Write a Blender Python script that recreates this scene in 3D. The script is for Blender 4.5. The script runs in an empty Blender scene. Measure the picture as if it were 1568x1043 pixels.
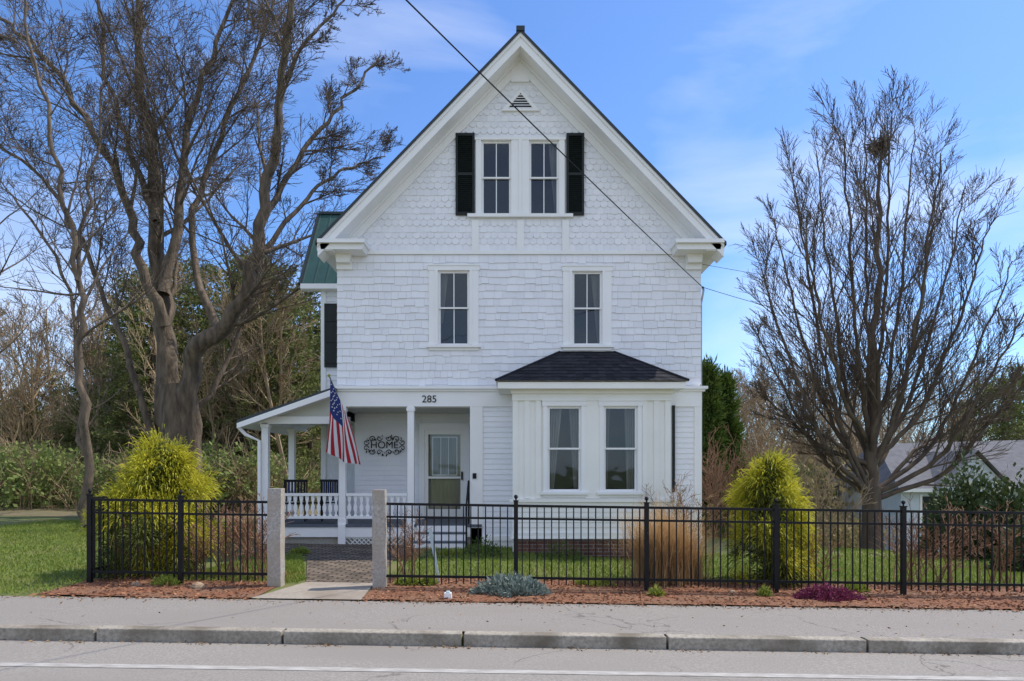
import bpy, math, random
import numpy as np
from mathutils import Vector, Matrix
random.seed(7); rng=np.random.default_rng(7)
R=random.random; U=random.uniform; G=random.gauss
CAMZ=1.7; F=1045.0
def PX(px,d): return (px-784)/F*d
def PZ(py,d): return CAMZ-(py-719)/F*d
def W(px,py,d): return Vector((PX(px,d),d,PZ(py,d)))
def sst(a,b,v):
    t=min(1,max(0,(v-a)/(b-a))); return t*t*(3-2*t)
def H(x,y):
    xc=max(-40,min(40,x))
    z=-0.0145*xc
    z-=0.13*sst(10,14,y)*sst(-1,3,x)
    z-=2.6*sst(14.5,32,y)*sst(3,13,x)
    z-=0.5*sst(22,45,y)*sst(3,-6,x)
    return z
# ---------------- materials
def newmat(name):
    m=bpy.data.materials.new(name); m.use_nodes=True
    nt=m.node_tree; b=nt.nodes['Principled BSDF']; return m,nt,b
def mat(name,c1,c2=None,scale=5,rough=0.7,bump=0,bscale=None,island=0,metal=0,spec=0.5,detail=5,c3=None,c3scale=0.6,stretch=None,trans=0,crack=0):
    m,nt,b=newmat(name); N=nt.nodes; L=nt.links
    b.inputs['Roughness'].default_value=rough; b.inputs['Metallic'].default_value=metal
    b.inputs['Specular IOR Level'].default_value=spec
    if c2 is None: c2=tuple(v*0.85 for v in c1)
    tc=N.new('ShaderNodeTexCoord'); vec=tc.outputs['Object']
    if stretch:
        mp=N.new('ShaderNodeMapping'); mp.inputs['Scale'].default_value=stretch; L.new(vec,mp.inputs['Vector']); vec=mp.outputs[0]
    no=N.new('ShaderNodeTexNoise'); no.inputs['Scale'].default_value=scale; no.inputs['Detail'].default_value=detail
    L.new(vec,no.inputs['Vector'])
    cr=N.new('ShaderNodeMapRange'); cr.inputs['From Min'].default_value=0.32; cr.inputs['From Max'].default_value=0.68
    L.new(no.outputs['Fac'],cr.inputs['Value']); fac=cr.outputs[0]
    if island:
        g=N.new('ShaderNodeNewGeometry'); mx=N.new('ShaderNodeMix'); mx.inputs['Factor'].default_value=island
        L.new(fac,mx.inputs[2]); L.new(g.outputs['Random Per Island'],mx.inputs[3]); fac=mx.outputs[0]
    mc=N.new('ShaderNodeMix'); mc.data_type='RGBA'
    mc.inputs[6].default_value=(*c1,1); mc.inputs[7].default_value=(*c2,1); L.new(fac,mc.inputs[0]); col=mc.outputs[2]
    if c3:
        mp3=N.new('ShaderNodeMapping'); mp3.inputs['Scale'].default_value=(0.35,1.0,1.0) if crack else (1,1,1); L.new(vec,mp3.inputs[0])
        n3=N.new('ShaderNodeTexNoise'); n3.inputs['Scale'].default_value=c3scale; n3.inputs['Detail'].default_value=4; L.new(mp3.outputs[0],n3.inputs['Vector'])
        r3=N.new('ShaderNodeMapRange'); r3.inputs['From Min'].default_value=0.42; r3.inputs['From Max'].default_value=0.68; L.new(n3.outputs['Fac'],r3.inputs['Value'])
        m3=N.new('ShaderNodeMix'); m3.data_type='RGBA'; L.new(r3.outputs[0],m3.inputs[0]); L.new(col,m3.inputs[6]); m3.inputs[7].default_value=(*c3,1); col=m3.outputs[2]
    if crack:
        nd=N.new('ShaderNodeTexNoise'); nd.inputs['Scale'].default_value=1.3; nd.inputs['Detail'].default_value=6; L.new(vec,nd.inputs['Vector'])
        va=N.new('ShaderNodeVectorMath'); va.operation='SCALE'; va.inputs['Scale'].default_value=1.1; L.new(nd.outputs['Color'],va.inputs[0])
        vb=N.new('ShaderNodeVectorMath'); L.new(vec,vb.inputs[0]); L.new(va.outputs[0],vb.inputs[1])
        vo=N.new('ShaderNodeTexVoronoi'); vo.feature='DISTANCE_TO_EDGE'; vo.inputs['Scale'].default_value=crack; L.new(vb.outputs[0],vo.inputs['Vector'])
        rc=N.new('ShaderNodeMapRange'); rc.inputs['From Min'].default_value=0.0; rc.inputs['From Max'].default_value=0.007; rc.inputs['To Min'].default_value=0.8; rc.inputs['To Max'].default_value=0.0; L.new(vo.outputs['Distance'],rc.inputs['Value'])
        nm=N.new('ShaderNodeTexNoise'); nm.inputs['Scale'].default_value=.7; L.new(vec,nm.inputs['Vector'])
        rm=N.new('ShaderNodeMapRange'); rm.inputs['From Min'].default_value=0.46; rm.inputs['From Max'].default_value=0.56; L.new(nm.outputs['Fac'],rm.inputs['Value'])
        mu=N.new('ShaderNodeMath'); mu.operation='MULTIPLY'; L.new(rc.outputs[0],mu.inputs[0]); L.new(rm.outputs[0],mu.inputs[1])
        m4=N.new('ShaderNodeMix'); m4.data_type='RGBA'; L.new(mu.outputs[0],m4.inputs[0]); L.new(col,m4.inputs[6]); m4.inputs[7].default_value=(.09,.08,.07,1); col=m4.outputs[2]
    L.new(col,b.inputs['Base Color'])
    if bump:
        nb=N.new('ShaderNodeTexNoise'); nb.inputs['Scale'].default_value=bscale or scale*3; nb.inputs['Detail'].default_value=6; L.new(vec,nb.inputs['Vector'])
        bp=N.new('ShaderNodeBump'); bp.inputs['Strength'].default_value=bump; bp.inputs['Distance'].default_value=0.03
        L.new(nb.outputs['Fac'],bp.inputs['Height']); L.new(bp.outputs[0],b.inputs['Normal'])
    if trans:
        out=N['Material Output']; tr=N.new('ShaderNodeBsdfTranslucent'); L.new(col,tr.inputs['Color'])
        ms=N.new('ShaderNodeMixShader'); ms.inputs[0].default_value=trans; L.new(b.outputs[0],ms.inputs[1]); L.new(tr.outputs[0],ms.inputs[2]); L.new(ms.outputs[0],out.inputs['Surface'])
    return m
M={}
M['shingle']=mat('white_shingle_paint',(0.86,0.855,0.87),(0.75,0.75,0.78),2.2,0.6,0.08,40,island=0.6)
M['clap']=mat('white_clapboard_paint',(0.85,0.85,0.87),(0.76,0.765,0.795),1.5,0.55,0.05,30,island=0.4)
M['trim']=mat('white_trim_paint',(0.88,0.87,0.855),(0.83,0.82,0.80),1.2,0.5,0.03,20)
M['cream']=mat('bay_trim_paint',(0.88,0.865,0.81),(0.83,0.815,0.76),1.5,0.5,0.03,20)
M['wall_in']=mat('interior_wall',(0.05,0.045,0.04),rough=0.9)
M['black']=mat('black_metal',(0.006,0.006,0.007),(0.010,0.010,0.011),8,0.55,spec=.25)
M['shutter']=mat('black_shutter',(0.007,0.012,0.011),(0.012,0.017,0.015),6,0.5,spec=.3)
M['roofdk']=mat('dark_roof_metal',(0.012,0.02,0.022),(0.02,0.03,0.032),4,0.4)
M['roofgr']=mat('green_metal_roof',(0.018,0.06,0.052),(0.028,0.08,0.07),3,0.45)
M['asph_sh']=mat('asphalt_roof_shingles',(0.016,0.016,0.020),(0.05,0.05,0.058),10,0.95,0.3,60,island=0.7,spec=.15)
M['greyroof']=mat('grey_roof_shingles',(0.10,0.10,0.11),(0.19,0.19,0.20),3,0.95,0.2,30,island=0.5,spec=.15)
M['road']=mat('road_asphalt',(0.31,0.285,0.255),(0.21,0.19,0.17),45,0.9,0.35,160,c3=(0.235,0.212,0.188),c3scale=1.0,detail=8,crack=.45)
M['walk']=mat('sidewalk_asphalt',(0.31,0.28,0.25),(0.19,0.172,0.155),60,0.9,0.4,150,c3=(0.24,0.215,0.19),c3scale=1.3,detail=8,crack=.5)
M['line']=mat('road_line_paint',(0.27,0.25,0.225),(0.44,0.425,0.395),14,0.8,0.2,80,stretch=(0.4,1.6,1),detail=9)
M['granite']=mat('granite',(0.46,0.43,0.39),(0.26,0.24,0.22),35,0.85,0.4,60,c3=(0.34,0.29,0.23),c3scale=2.5)
M['kerb']=mat('granite_kerb',(0.40,0.36,0.30),(0.24,0.21,0.17),25,0.85,0.4,50,c3=(0.15,0.125,0.09),c3scale=2)
M['mulch']=mat('bark_mulch',(0.30,0.125,0.06),(0.14,0.058,0.03),30,0.95,0.9,70,c3=(0.22,0.12,0.07),c3scale=2)
M['chip']=mat('mulch_chips',(0.40,0.18,0.085),(0.13,0.058,0.035),3,0.9,island=0.95)
M['litter']=mat('dry_leaf_litter',(0.30,0.19,0.09),(0.14,0.085,0.045),3,0.9,island=0.9)
M['lawn']=mat('lawn_ground',(0.085,0.13,0.022),(0.13,0.155,0.035),6,0.95,0.6,80,c3=(0.15,0.14,0.05),c3scale=0.7)
M['blade']=mat('grass_blades',(0.15,0.235,0.03),(0.27,0.30,0.06),1.2,0.8,island=0.7,trans=0.35)
M['forest']=mat('forest_floor',(0.17,0.13,0.07),(0.11,0.10,0.045),1.5,0.95,0.6,20)
M['paver']=mat('walk_ground',(0.34,0.30,0.25),(0.26,0.225,0.19),20,0.9,0.3,90,c3=(0.22,0.18,0.14),c3scale=1.5)
M['bark']=mat('grey_bark',(0.20,0.15,0.105),(0.07,0.053,0.038),7,0.95,1.0,22,stretch=(1,1,0.25))
M['bark2']=mat('brown_bark',(0.15,0.11,0.078),(0.075,0.056,0.042),5,0.95,0.4,30,stretch=(1,1,0.3))
M['farbark']=mat('far_twigs',(0.42,0.31,0.18),(0.24,0.175,0.105),0.3,0.95,island=0.5)
M['redtwig']=mat('red_twigs',(0.22,0.11,0.065),(0.32,0.19,0.11),3,0.9,island=0.6)
M['pine']=mat('pine_needles',(0.19,0.205,0.05),(0.085,0.115,0.03),0.5,0.8,island=0.6,trans=0.3)
M['bush']=mat('olive_bush_leaves',(0.13,0.20,0.045),(0.24,0.27,0.08),0.4,0.8,island=0.6,trans=0.3)
M['brush']=mat('dry_brush',(0.36,0.28,0.14),(0.19,0.17,0.07),0.4,0.9,island=0.7,trans=0.3)
M['arb']=mat('arborvitae_leaves',(0.05,0.10,0.015),(0.11,0.16,0.025),3,0.8,island=0.6,trans=0.25)
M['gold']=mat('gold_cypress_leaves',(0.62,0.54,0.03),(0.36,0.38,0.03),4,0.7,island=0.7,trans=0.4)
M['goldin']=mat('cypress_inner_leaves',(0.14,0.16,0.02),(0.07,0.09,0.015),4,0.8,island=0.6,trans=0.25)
M['tan']=mat('dry_grass',(0.62,0.42,0.20),(0.42,0.27,0.13),3,0.85,island=0.8,trans=0.35)
M['juni']=mat('blue_juniper',(0.15,0.20,0.17),(0.28,0.33,0.29),6,0.8,island=0.7)
M['heath']=mat('purple_heather',(0.30,0.04,0.11),(0.14,0.035,0.06),6,0.8,island=0.8)
M['rhod']=mat('dark_evergreen_leaves',(0.035,0.06,0.015),(0.09,0.12,0.035),3,0.6,island=0.8,trans=0.15)
M['sprout']=mat('spring_leaves',(0.18,0.26,0.04),(0.34,0.36,0.06),3,0.7,island=0.7,trans=0.3)
M['curtain']=mat('curtain_cloth',(0.34,0.33,0.31),(0.20,0.19,0.18),2,0.9,stretch=(8,8,0.3))
M['floor']=mat('porch_floor_paint',(0.10,0.12,0.15),(0.08,0.09,0.11),6,0.6)
M['ceil']=mat('porch_ceiling',(0.62,0.62,0.55),(0.55,0.55,0.48),3,0.6)
M['door']=mat('door_wood',(0.34,0.29,0.16),(0.26,0.22,0.13),5,0.5,stretch=(3,3,0.5))
M['red']=mat('flag_red',(0.50,0.02,0.035),(0.42,0.015,0.03),4,0.8,trans=0.35)
M['fwhite']=mat('flag_white',(0.84,0.82,0.80),(0.78,0.76,0.74),4,0.8,trans=0.35)
M['blue']=mat('flag_blue',(0.02,0.035,0.18),(0.015,0.03,0.14),4,0.8,trans=0.2)
M['stake']=mat('stake_plastic',(0.45,0.62,0.68),(0.60,0.70,0.72),5,0.5)
M['nwall']=mat('neighbor_siding',(0.60,0.64,0.70),(0.52,0.57,0.63),2,0.7)
M['alum']=mat('grey_metal',(0.35,0.35,0.36),rough=0.4,metal=0.6)
M['rock']=mat('garden_rock',(0.38,0.28,0.18),(0.24,0.16,0.10),8,0.9,0.6,20)
def brickmat(name,flip,w_,h_,mo,c1,c2,cm):
    m,nt,b=newmat(name); N=nt.nodes;L=nt.links
    tc=N.new('ShaderNodeTexCoord'); vec=tc.outputs['Object']
    if flip:
        s=N.new('ShaderNodeSeparateXYZ'); c=N.new('ShaderNodeCombineXYZ'); L.new(vec,s.inputs[0])
        L.new(s.outputs[0],c.inputs[0]); L.new(s.outputs[2],c.inputs[1]); vec=c.outputs[0]
    br=N.new('ShaderNodeTexBrick'); L.new(vec,br.inputs['Vector']); br.inputs['Scale'].default_value=1
    br.inputs['Brick Width'].default_value=w_; br.inputs['Row Height'].default_value=h_; br.inputs['Mortar Size'].default_value=mo
    br.inputs['Color1'].default_value=(*c1,1); br.inputs['Color2'].default_value=(*c2,1); br.inputs['Mortar'].default_value=(*cm,1)
    no=N.new('ShaderNodeTexNoise'); no.inputs['Scale'].default_value=3; no.inputs['Detail'].default_value=6; L.new(tc.outputs['Object'],no.inputs['Vector'])
    mr=N.new('ShaderNodeMapRange'); mr.inputs['From Min'].default_value=.3; mr.inputs['From Max'].default_value=.7; mr.inputs['To Min'].default_value=.65; mr.inputs['To Max'].default_value=1.25; L.new(no.outputs['Fac'],mr.inputs['Value'])
    mx=N.new('ShaderNodeVectorMath'); mx.operation='SCALE'; L.new(br.outputs[0],mx.inputs[0]); L.new(mr.outputs[0],mx.inputs['Scale'])
    L.new(mx.outputs[0],b.inputs['Base Color']); b.inputs['Roughness'].default_value=0.95; b.inputs['Specular IOR Level'].default_value=.2
    return m
M['brick']=brickmat('foundation_brick',True,.21,.075,.008,(0.17,0.075,0.052),(0.11,0.05,0.038),(0.22,0.20,0.18))
M['pavers']=brickmat('brick_pavers',False,.22,.13,.016,(0.21,0.165,0.13),(0.11,0.088,0.072),(0.035,0.03,0.022))
def glassmat():
    m,nt,b=newmat('window_glass'); N=nt.nodes;L=nt.links
    out=N['Material Output']; N.remove(b)
    gl=N.new('ShaderNodeBsdfGlossy'); gl.inputs['Roughness'].default_value=0.02; gl.inputs['Color'].default_value=(0.75,0.88,1,1)
    tr=N.new('ShaderNodeBsdfTransparent'); tr.inputs['Color'].default_value=(0.8,0.83,0.83,1)
    no=N.new('ShaderNodeTexNoise'); no.inputs['Scale'].default_value=1.2; tc=N.new('ShaderNodeTexCoord'); L.new(tc.outputs['Object'],no.inputs['Vector'])
    bp=N.new('ShaderNodeBump'); bp.inputs['Strength'].default_value=0.12; bp.inputs['Distance'].default_value=0.05; L.new(no.outputs['Fac'],bp.inputs['Height']); L.new(bp.outputs[0],gl.inputs['Normal'])
    ms=N.new('ShaderNodeMixShader'); ms.inputs[0].default_value=0.065
    L.new(tr.outputs[0],ms.inputs[1]); L.new(gl.outputs[0],ms.inputs[2]); L.new(ms.outputs[0],out.inputs['Surface'])
    return m
M['glass']=glassmat()

# ---------------- mesh builder
class MB:
    def __init__(s): s.v=[]; s.f=[]; s.m=[]; s.mats=[]
    def mi(s,k):
        if k not in s.mats: s.mats.append(k)
        return s.mats.index(k)
    def poly(s,pts,k):
        b=len(s.v); s.v.extend([tuple(p) for p in pts]); s.f.append(tuple(range(b,b+len(pts)))); s.m.append(s.mi(k))
    def box(s,x0,x1,y0,y1,z0,z1,k,shear=0):
        b=len(s.v); i=s.mi(k)
        for z in (z0,z1):
            for (x,y) in ((x0,y0),(x1,y0),(x1,y1),(x0,y1)):
                s.v.append((x,y,z+shear*x))
        for q in ((0,3,2,1),(4,5,6,7),(0,1,5,4),(1,2,6,5),(2,3,7,6),(3,0,4,7)):
            s.f.append(tuple(b+j for j in q)); s.m.append(i)
    def prism(s,pts,y0,y1,k):
        n=len(pts); b=len(s.v); i=s.mi(k)
        s.v+= [(x,y0,z) for x,z in pts]+[(x,y1,z) for x,z in pts]
        s.f.append(tuple(range(b,b+n))); s.m.append(i)
        s.f.append(tuple(range(b+2*n-1,b+n-1,-1))); s.m.append(i)
        for j in range(n):
            k2=(j+1)%n; s.f.append((b+j,b+n+j,b+n+k2,b+k2)); s.m.append(i)
    def tube(s,pts,rad,n,k):
        b=len(s.v); i=s.mi(k); m=len(pts)
        ref=None
        for a in range(m):
            t=(pts[min(a+1,m-1)]-pts[max(a-1,0)])
            if t.length<1e-9: t=Vector((0,0,1))
            t.normalize()
            if ref is None:
                ref=t.orthogonal().normalized()
            else:
                ref=(ref-t*ref.dot(t))
                if ref.length<1e-6: ref=t.orthogonal()
                ref.normalize()
            o=t.cross(ref); p=pts[a]; r=rad[a]
            for j in range(n):
                c=math.cos(2*math.pi*j/n)*r; d=math.sin(2*math.pi*j/n)*r
                s.v.append((p.x+ref.x*c+o.x*d,p.y+ref.y*c+o.y*d,p.z+ref.z*c+o.z*d))
        for a in range(m-1):
            for j in range(n):
                j2=(j+1)%n
                s.f.append((b+a*n+j,b+a*n+j2,b+(a+1)*n+j2,b+(a+1)*n+j)); s.m.append(i)
    def sprays(s,P,D,ln,wd,k,bend=0):
        n=len(P); i=s.mi(k)
        D=D/np.maximum(np.linalg.norm(D,axis=1,keepdims=True),1e-6)
        rv=rng.normal(size=(n,3)); S=np.cross(D,rv); S/=np.maximum(np.linalg.norm(S,axis=1,keepdims=True),1e-6)
        ln=np.asarray(ln)*(0.6+0.8*rng.random(n)); ln=ln[:,None]
        wd=wd*(0.6+0.8*rng.random(n))[:,None]
        mid=P+D*ln*0.5; tip=P+D*ln; tip[:,2]-=bend*ln[:,0]
        A=np.stack([P,mid+S*wd,tip,mid-S*wd],1).reshape(-1,3)
        b=len(s.v); s.v.extend(map(tuple,A.tolist()))
        s.f.extend([(b+4*j,b+4*j+1,b+4*j+2,b+4*j+3) for j in range(n)]); s.m.extend([i]*n)
    def data(s,name,smooth=False):
        me=bpy.data.meshes.new(name); me.from_pydata(s.v,[],s.f)
        for k in s.mats: me.materials.append(M[k])
        me.polygons.foreach_set('material_index',s.m)
        if smooth: me.polygons.foreach_set('use_smooth',[True]*len(s.f))
        me.update(); return me
    def obj(s,name,parent=None,smooth=False):
        o=bpy.data.objects.new(name,s.data(name,smooth)); bpy.context.scene.collection.objects.link(o)
        if parent: o.parent=parent
        return o
def empty(name):
    e=bpy.data.objects.new(name,None); bpy.context.scene.collection.objects.link(e); return e

# ---------------- ground
def sheet(name,x0,x1,y0,y1,k,dz,nx=40,ny=6,hf=H,xs=None,ys=None,edge=0):
    mb=MB(); xs=xs if xs is not None else np.linspace(x0,x1,nx+1); ys=ys if ys is not None else np.linspace(y0,y1,ny+1)
    for jy,y in enumerate(ys):
        for x in xs:
            yy=y
            if edge and (jy==0): yy=y+edge*math.sin(x*3.1)*0.5+edge*math.sin(x*7.7+1)*0.4
            mb.v.append((x,yy,hf(x,yy)+dz))
    n=len(xs); i=mb.mi(k)
    for j in range(len(ys)-1):
        for a in range(n-1):
            mb.f.append((j*n+a,j*n+a+1,(j+1)*n+a+1,(j+1)*n+a)); mb.m.append(i)
    return mb.obj(name,smooth=True)
def HG(x,y):
    z=H(x,y)
    if y<7.1: z-=0.16
    elif y<9: z-=0.03
    return z
xs=np.concatenate([np.linspace(-500,-45,14),np.linspace(-40,40,81),np.linspace(45,500,14)])
ys=np.concatenate([np.linspace(-400,-20,8),np.array([-10,0,5,7.09,7.11,8.9,9.0]),np.linspace(9.5,50,82),np.linspace(60,900,14)])
sheet('ground',0,0,0,0,'lawn',0,xs=xs,ys=ys,hf=HG)
sheet('road',-60,60,-4,7.0,'road',-0.12,nx=60,ny=6)
sheet('sidewalk',-60,60,7.14,8.68,'walk',0,nx=60,ny=3)
sheet('road_edge_line',-60,60,6.08,6.19,'line',-0.116,nx=60,ny=1)
sheet('forest_floor',-90,3,21.5,120,'forest',0.01,nx=50,ny=50)
def mulch(name,x0,x1,y0,y1):
    return sheet(name,x0,x1,y0,y1,'mulch',0.012,nx=int((x1-x0)*6),ny=4,edge=0.05)
mulch('mulch_bed',-6.1,-3.3,8.72,10.9)
mulch('mulch_bed',-1.95,14,8.72,10.5)
mb=MB(); x=-30.0
while x<30:
    l=U(1.75,2.3); j=U(-0.004,0.004)
    mb.box(x+0.012,x+l-0.012,6.995+j,7.145,-0.2,0.008+j,'kerb',shear=-0.0145); x+=l
ko=mb.obj('granite_kerb'); bv=ko.modifiers.new('b','BEVEL'); bv.width=0.012; bv.segments=2
mb=MB()
def pathquad(y0,y1,xa0,xb0,xa1,xb1,k,n=8,dz=0.018):
    for i in range(n):
        t0=i/n;t1=(i+1)/n
        ya=y0+(y1-y0)*t0; yb=y0+(y1-y0)*t1
        L0=xa0+(xa1-xa0)*t0;L1=xa0+(xa1-xa0)*t1;R0=xb0+(xb1-xb0)*t0;R1=xb0+(xb1-xb0)*t1
        mb.poly([(L0,ya,H(L0,ya)+dz),(R0,ya,H(R0,ya)+dz),(R1,yb,H(R1,yb)+dz),(L1,yb,H(L1,yb)+dz)],k)
pathquad(8.68,9.95,-3.32,-1.92,-3.0,-2.0,'paver')
pathquad(9.95,13.0,-3.0,-2.0,-3.9,-2.2,'pavers')
pathquad(13.0,14.9,-5.2,-0.9,-5.2,-0.9,'pavers')
mb.obj('walkway')
mb=MB(); n=12000
X=rng.uniform(-6.1,13,n); Y=rng.uniform(8.58,10.6,n)
ok=~((X>-3.35)&(X<-1.9)); X=X[ok];Y=Y[ok]
Z=np.array([H(a,b) for a,b in zip(X,Y)])+0.018
D=rng.normal(size=(len(X),3)); D[:,2]*=0.25
mb.sprays(np.stack([X,Y,Z],1),D,0.06,0.011,'chip'); mb.obj('mulch_chips')
# leaf litter on the sidewalk edge and in the gutter
mb=MB()
n=700; X=rng.uniform(-8,9,n); Y=8.66-np.abs(rng.normal(size=n))*.10; Z=-0.0145*X+.006
D=rng.normal(size=(n,3)); D[:,2]*=.15; mb.sprays(np.stack([X,Y,Z],1),D,.035,.008,'litter')
n=500; X=rng.uniform(-7,8,n); Y=6.98-np.abs(rng.normal(size=n))*.05; Z=-0.0145*X-.112
X=X+.15*np.sin(X*5); D=rng.normal(size=(n,3)); D[:,2]*=.15; mb.sprays(np.stack([X,Y,Z],1),D,.035,.007,'litter')
n=90; X=rng.uniform(-7,8,n); Y=rng.uniform(7.2,8.6,n); Z=-0.0145*X+.006
D=rng.normal(size=(n,3)); D[:,2]*=.15; mb.sprays(np.stack([X,Y,Z],1),D,.035,.008,'litter')
mb.obj('leaf_litter')
def grass(name,x0,x1,y0,y1,n,ht=0.05,wd=0.006,mask=None):
    mb=MB(); X=rng.uniform(x0,x1,n); Y=rng.uniform(y0,y1,n)
    if mask is not None:
        ok=mask(X,Y); X=X[ok];Y=Y[ok]
    Z=np.array([H(a,b) for a,b in zip(X,Y)])
    D=rng.normal(size=(len(X),3))*0.45; D[:,2]=1
    mb.sprays(np.stack([X,Y,Z],1),D,ht,wd,'blade'); return mb.obj(name)
grass('lawn_grass',-1.9,14,10.5,15.2,45000,0.06,0.009)
grass('lawn_grass',-4.9,-3.1,9.9,13.0,10000,0.06,0.007,mask=lambda X,Y:(X<-3.08-(Y-10.2).clip(0)*0.33))
grass('lawn_grass',-13.5,-6.1,8.75,20,45000,0.06,0.009)
grass('lawn_grass',6,20,15.2,24,16000,0.07,0.014)

# ---------------- house
house=empty('white_house')
XC=0.18; ZP=11.04; SL=1.037; XL=-3.82; XR=4.13; YF=15.0; YB=25.0
def rt(x): return ZP-SL*abs(x-XC)
def X15(p): return PX(p,15)
def Z15(p): return PZ(p,15)
w2a=(X15(671),X15(719),Z15(528),Z15(415)); w2b=(X15(876),X15(922),Z15(528),Z15(416))
w3a=(X15(737),X15(783),Z15(328),Z15(216)); w3b=(X15(810),X15(856),Z15(328),Z15(216))
ops=[w2a,w2b,w3a,w3b]
mb=MB()
def colwall(xs,zb,zt,y,holes,k):
    pts=set(xs)
    for h in holes: pts.add(h[0]); pts.add(h[1])
    pts=sorted(p for p in pts if xs[0]<=p<=xs[-1])
    for a,b in zip(pts[:-1],pts[1:]):
        m=(a+b)/2; hs=sorted([(h[2],h[3]) for h in holes if h[0]<=m<=h[1]])
        z=zb(m)
        for h0,h1 in hs:
            mb.poly([(a,y,z),(b,y,z),(b,y,h0),(a,y,h0)],k); z=h1
        mb.poly([(a,y,z),(b,y,z),(b,y,zt(b)),(a,y,zt(a))],k)
colwall([XL,-0.66,XC,XR],lambda m:3.08 if m<-0.66 else -0.6,lambda x:rt(x)-0.15,YF,ops,'clap')
mb.poly([(XR,YF,-2.5),(XR,YB,-2.5),(XR,YB,rt(XR)-.15),(XR,YF,rt(XR)-.15)],'clap')
mb.poly([(XL,YF,3.08),(XL,YB,3.08),(XL,YB,rt(XL)-.15),(XL,YF,rt(XL)-.15)],'clap')
mb.poly([(XL,16.6,-0.6),(XL,YB,-0.6),(XL,YB,3.08),(XL,16.6,3.08)],'clap')
mb.poly([(XL,YB,-2.5),(XR,YB,-2.5),(XR,YB,rt(XR)-.15),(XC,YB,ZP-.15),(XL,YB,rt(XL)-.15)],'clap')
mb.box(XL,-2.2,16.6,16.7,0.4,3.08,'clap'); mb.box(-1.05,-0.66,16.6,16.7,0.4,3.08,'clap'); mb.box(-2.2,-1.05,16.6,16.7,2.78,3.08,'clap')
mb.poly([(-0.72,15.05,0.4),(-0.72,16.6,0.4),(-0.72,16.6,3.08),(-0.72,15.05,3.08)],'clap')
mb.obj('walls',house)
def cuts(x0,x1,z0,z1,holes):
    segs=[(x0,x1)]
    for h in holes:
        if h[2]<z1-0.02 and h[3]>z0+0.02:
            ns=[]
            for a,b in segs:
                if h[1]<=a or h[0]>=b: ns.append((a,b)); continue
                if a<h[0]: ns.append((a,h[0]))
                if b>h[1]: ns.append((h[1],b))
            segs=ns
    return segs
def shing(mb,a,b,z0,z1,y,tb,tt,k):
    mb.poly([(a,y-tb,z0),(b,y-tb,z0),(b,y-tt,z1),(a,y-tt,z1)],k)
    mb.poly([(a,y,z0),(b,y,z0),(b,y-tb,z0),(a,y-tb,z0)],k)
    mb.poly([(a,y,z0),(a,y-tb,z0),(a,y-tt,z1),(a,y,z1)],k)
    mb.poly([(b,y-tb,z0),(b,y,z0),(b,y,z1),(b,y-tt,z1)],k)
def clap(mb,x0,x1,z0,z1,y,e,holes=(),k='clap',tb=0.020):
    n=max(1,round((z1-z0)/e)); e=(z1-z0)/n
    for i in range(n):
        za=z0+i*e; zb=za+e
        for a,b in cuts(x0,x1,za,zb,holes):
            c=a
            while c<b-0.01:
                d=min(b,c+U(2.0,3.6)); shing(mb,c+0.001,d-0.001,za,zb,y,tb,0.004,k); c=d
def grow_h(h,m): return (h[0]-m,h[1]+m,h[2]-m,h[3]+m)
mb=MB()
z=3.56; hs=[grow_h(h,0.1) for h in (w2a,w2b)]
while z<6.38:
    e=0.158
    for a,b in cuts(XL-0.02,XR+0.02,z,z+e,hs):
        c=a
        while c<b-0.005:
            d=c+random.choice((0.12,0.16,0.2,0.25,0.3))*U(0.9,1.1)
            if b-d<0.06: d=b
            d=min(b,d); j=U(-0.012,0.012) if R()<.8 else U(-.03,.0)
            shing(mb,c+0.0015,d-0.0015,z+j,z+e+0.01,YF,0.024+U(-.005,.007),0.006,'shingle'); c=d
    z+=e
mb.obj('second_floor_shingles',house)
mb=MB(); z=6.5; row=0; hs=[(w3a[0]-.12,w3b[1]+.12,w3a[2]-.1,w3a[3]+.1),(X15(698)+.02,X15(894)-.02,Z15(330),Z15(207))]
while z<10.6:
    e=0.135; wd=0.155; half=(rt(XC)-0.42-z)/SL
    off=(row%2)*wd/2; c=XC-half-0.1+off
    c=math.floor((c)/wd)*wd+off
    while c<XC+half+0.05:
        m=c+wd/2
        if abs(m-XC)<half and not any(h[0]<m<h[1] and h[2]<z+e/2<h[3] for h in hs):
            j=U(-0.008,0.008); t=0.020+U(-.004,.006); y=YF; a=c+.001; b=c+wd-.001; q=z+j; r=0.045
            drop = r if (row%3) else 0.008
            pb=[(a,q+drop),(a+wd*.18,q+drop*.3),(a+wd*.38,q),(b-wd*.38,q),(b-wd*.18,q+drop*.3),(b,q+drop)]
            pts=[(px,y-t,pz) for px,pz in pb]+[(b,y-.006,z+e+r),(a,y-.006,z+e+r)]
            mb.poly(pts,'shingle')
            for (p0,p1) in zip(pb[:-1],pb[1:]): mb.poly([(p0[0],y,p0[1]),(p1[0],y,p1[1]),(p1[0],y-t,p1[1]),(p0[0],y-t,p0[1])],'shingle')
        c+=wd
    z+=e; row+=1
mb.obj('gable_scallop_shingles',house)
mb=MB()
clap(mb,-0.64,0.1,0.2,3.1,YF,0.115); clap(mb,3.2,XR,0.2,3.1,YF,0.115)
clap(mb,XL,-2.2,0.5,3.08,16.6,0.115)
clap(mb,-5.0,XL,0.3,6.4,18.0,0.14)
mb.obj('clapboards',house)
mb=MB(); T='trim'
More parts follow.
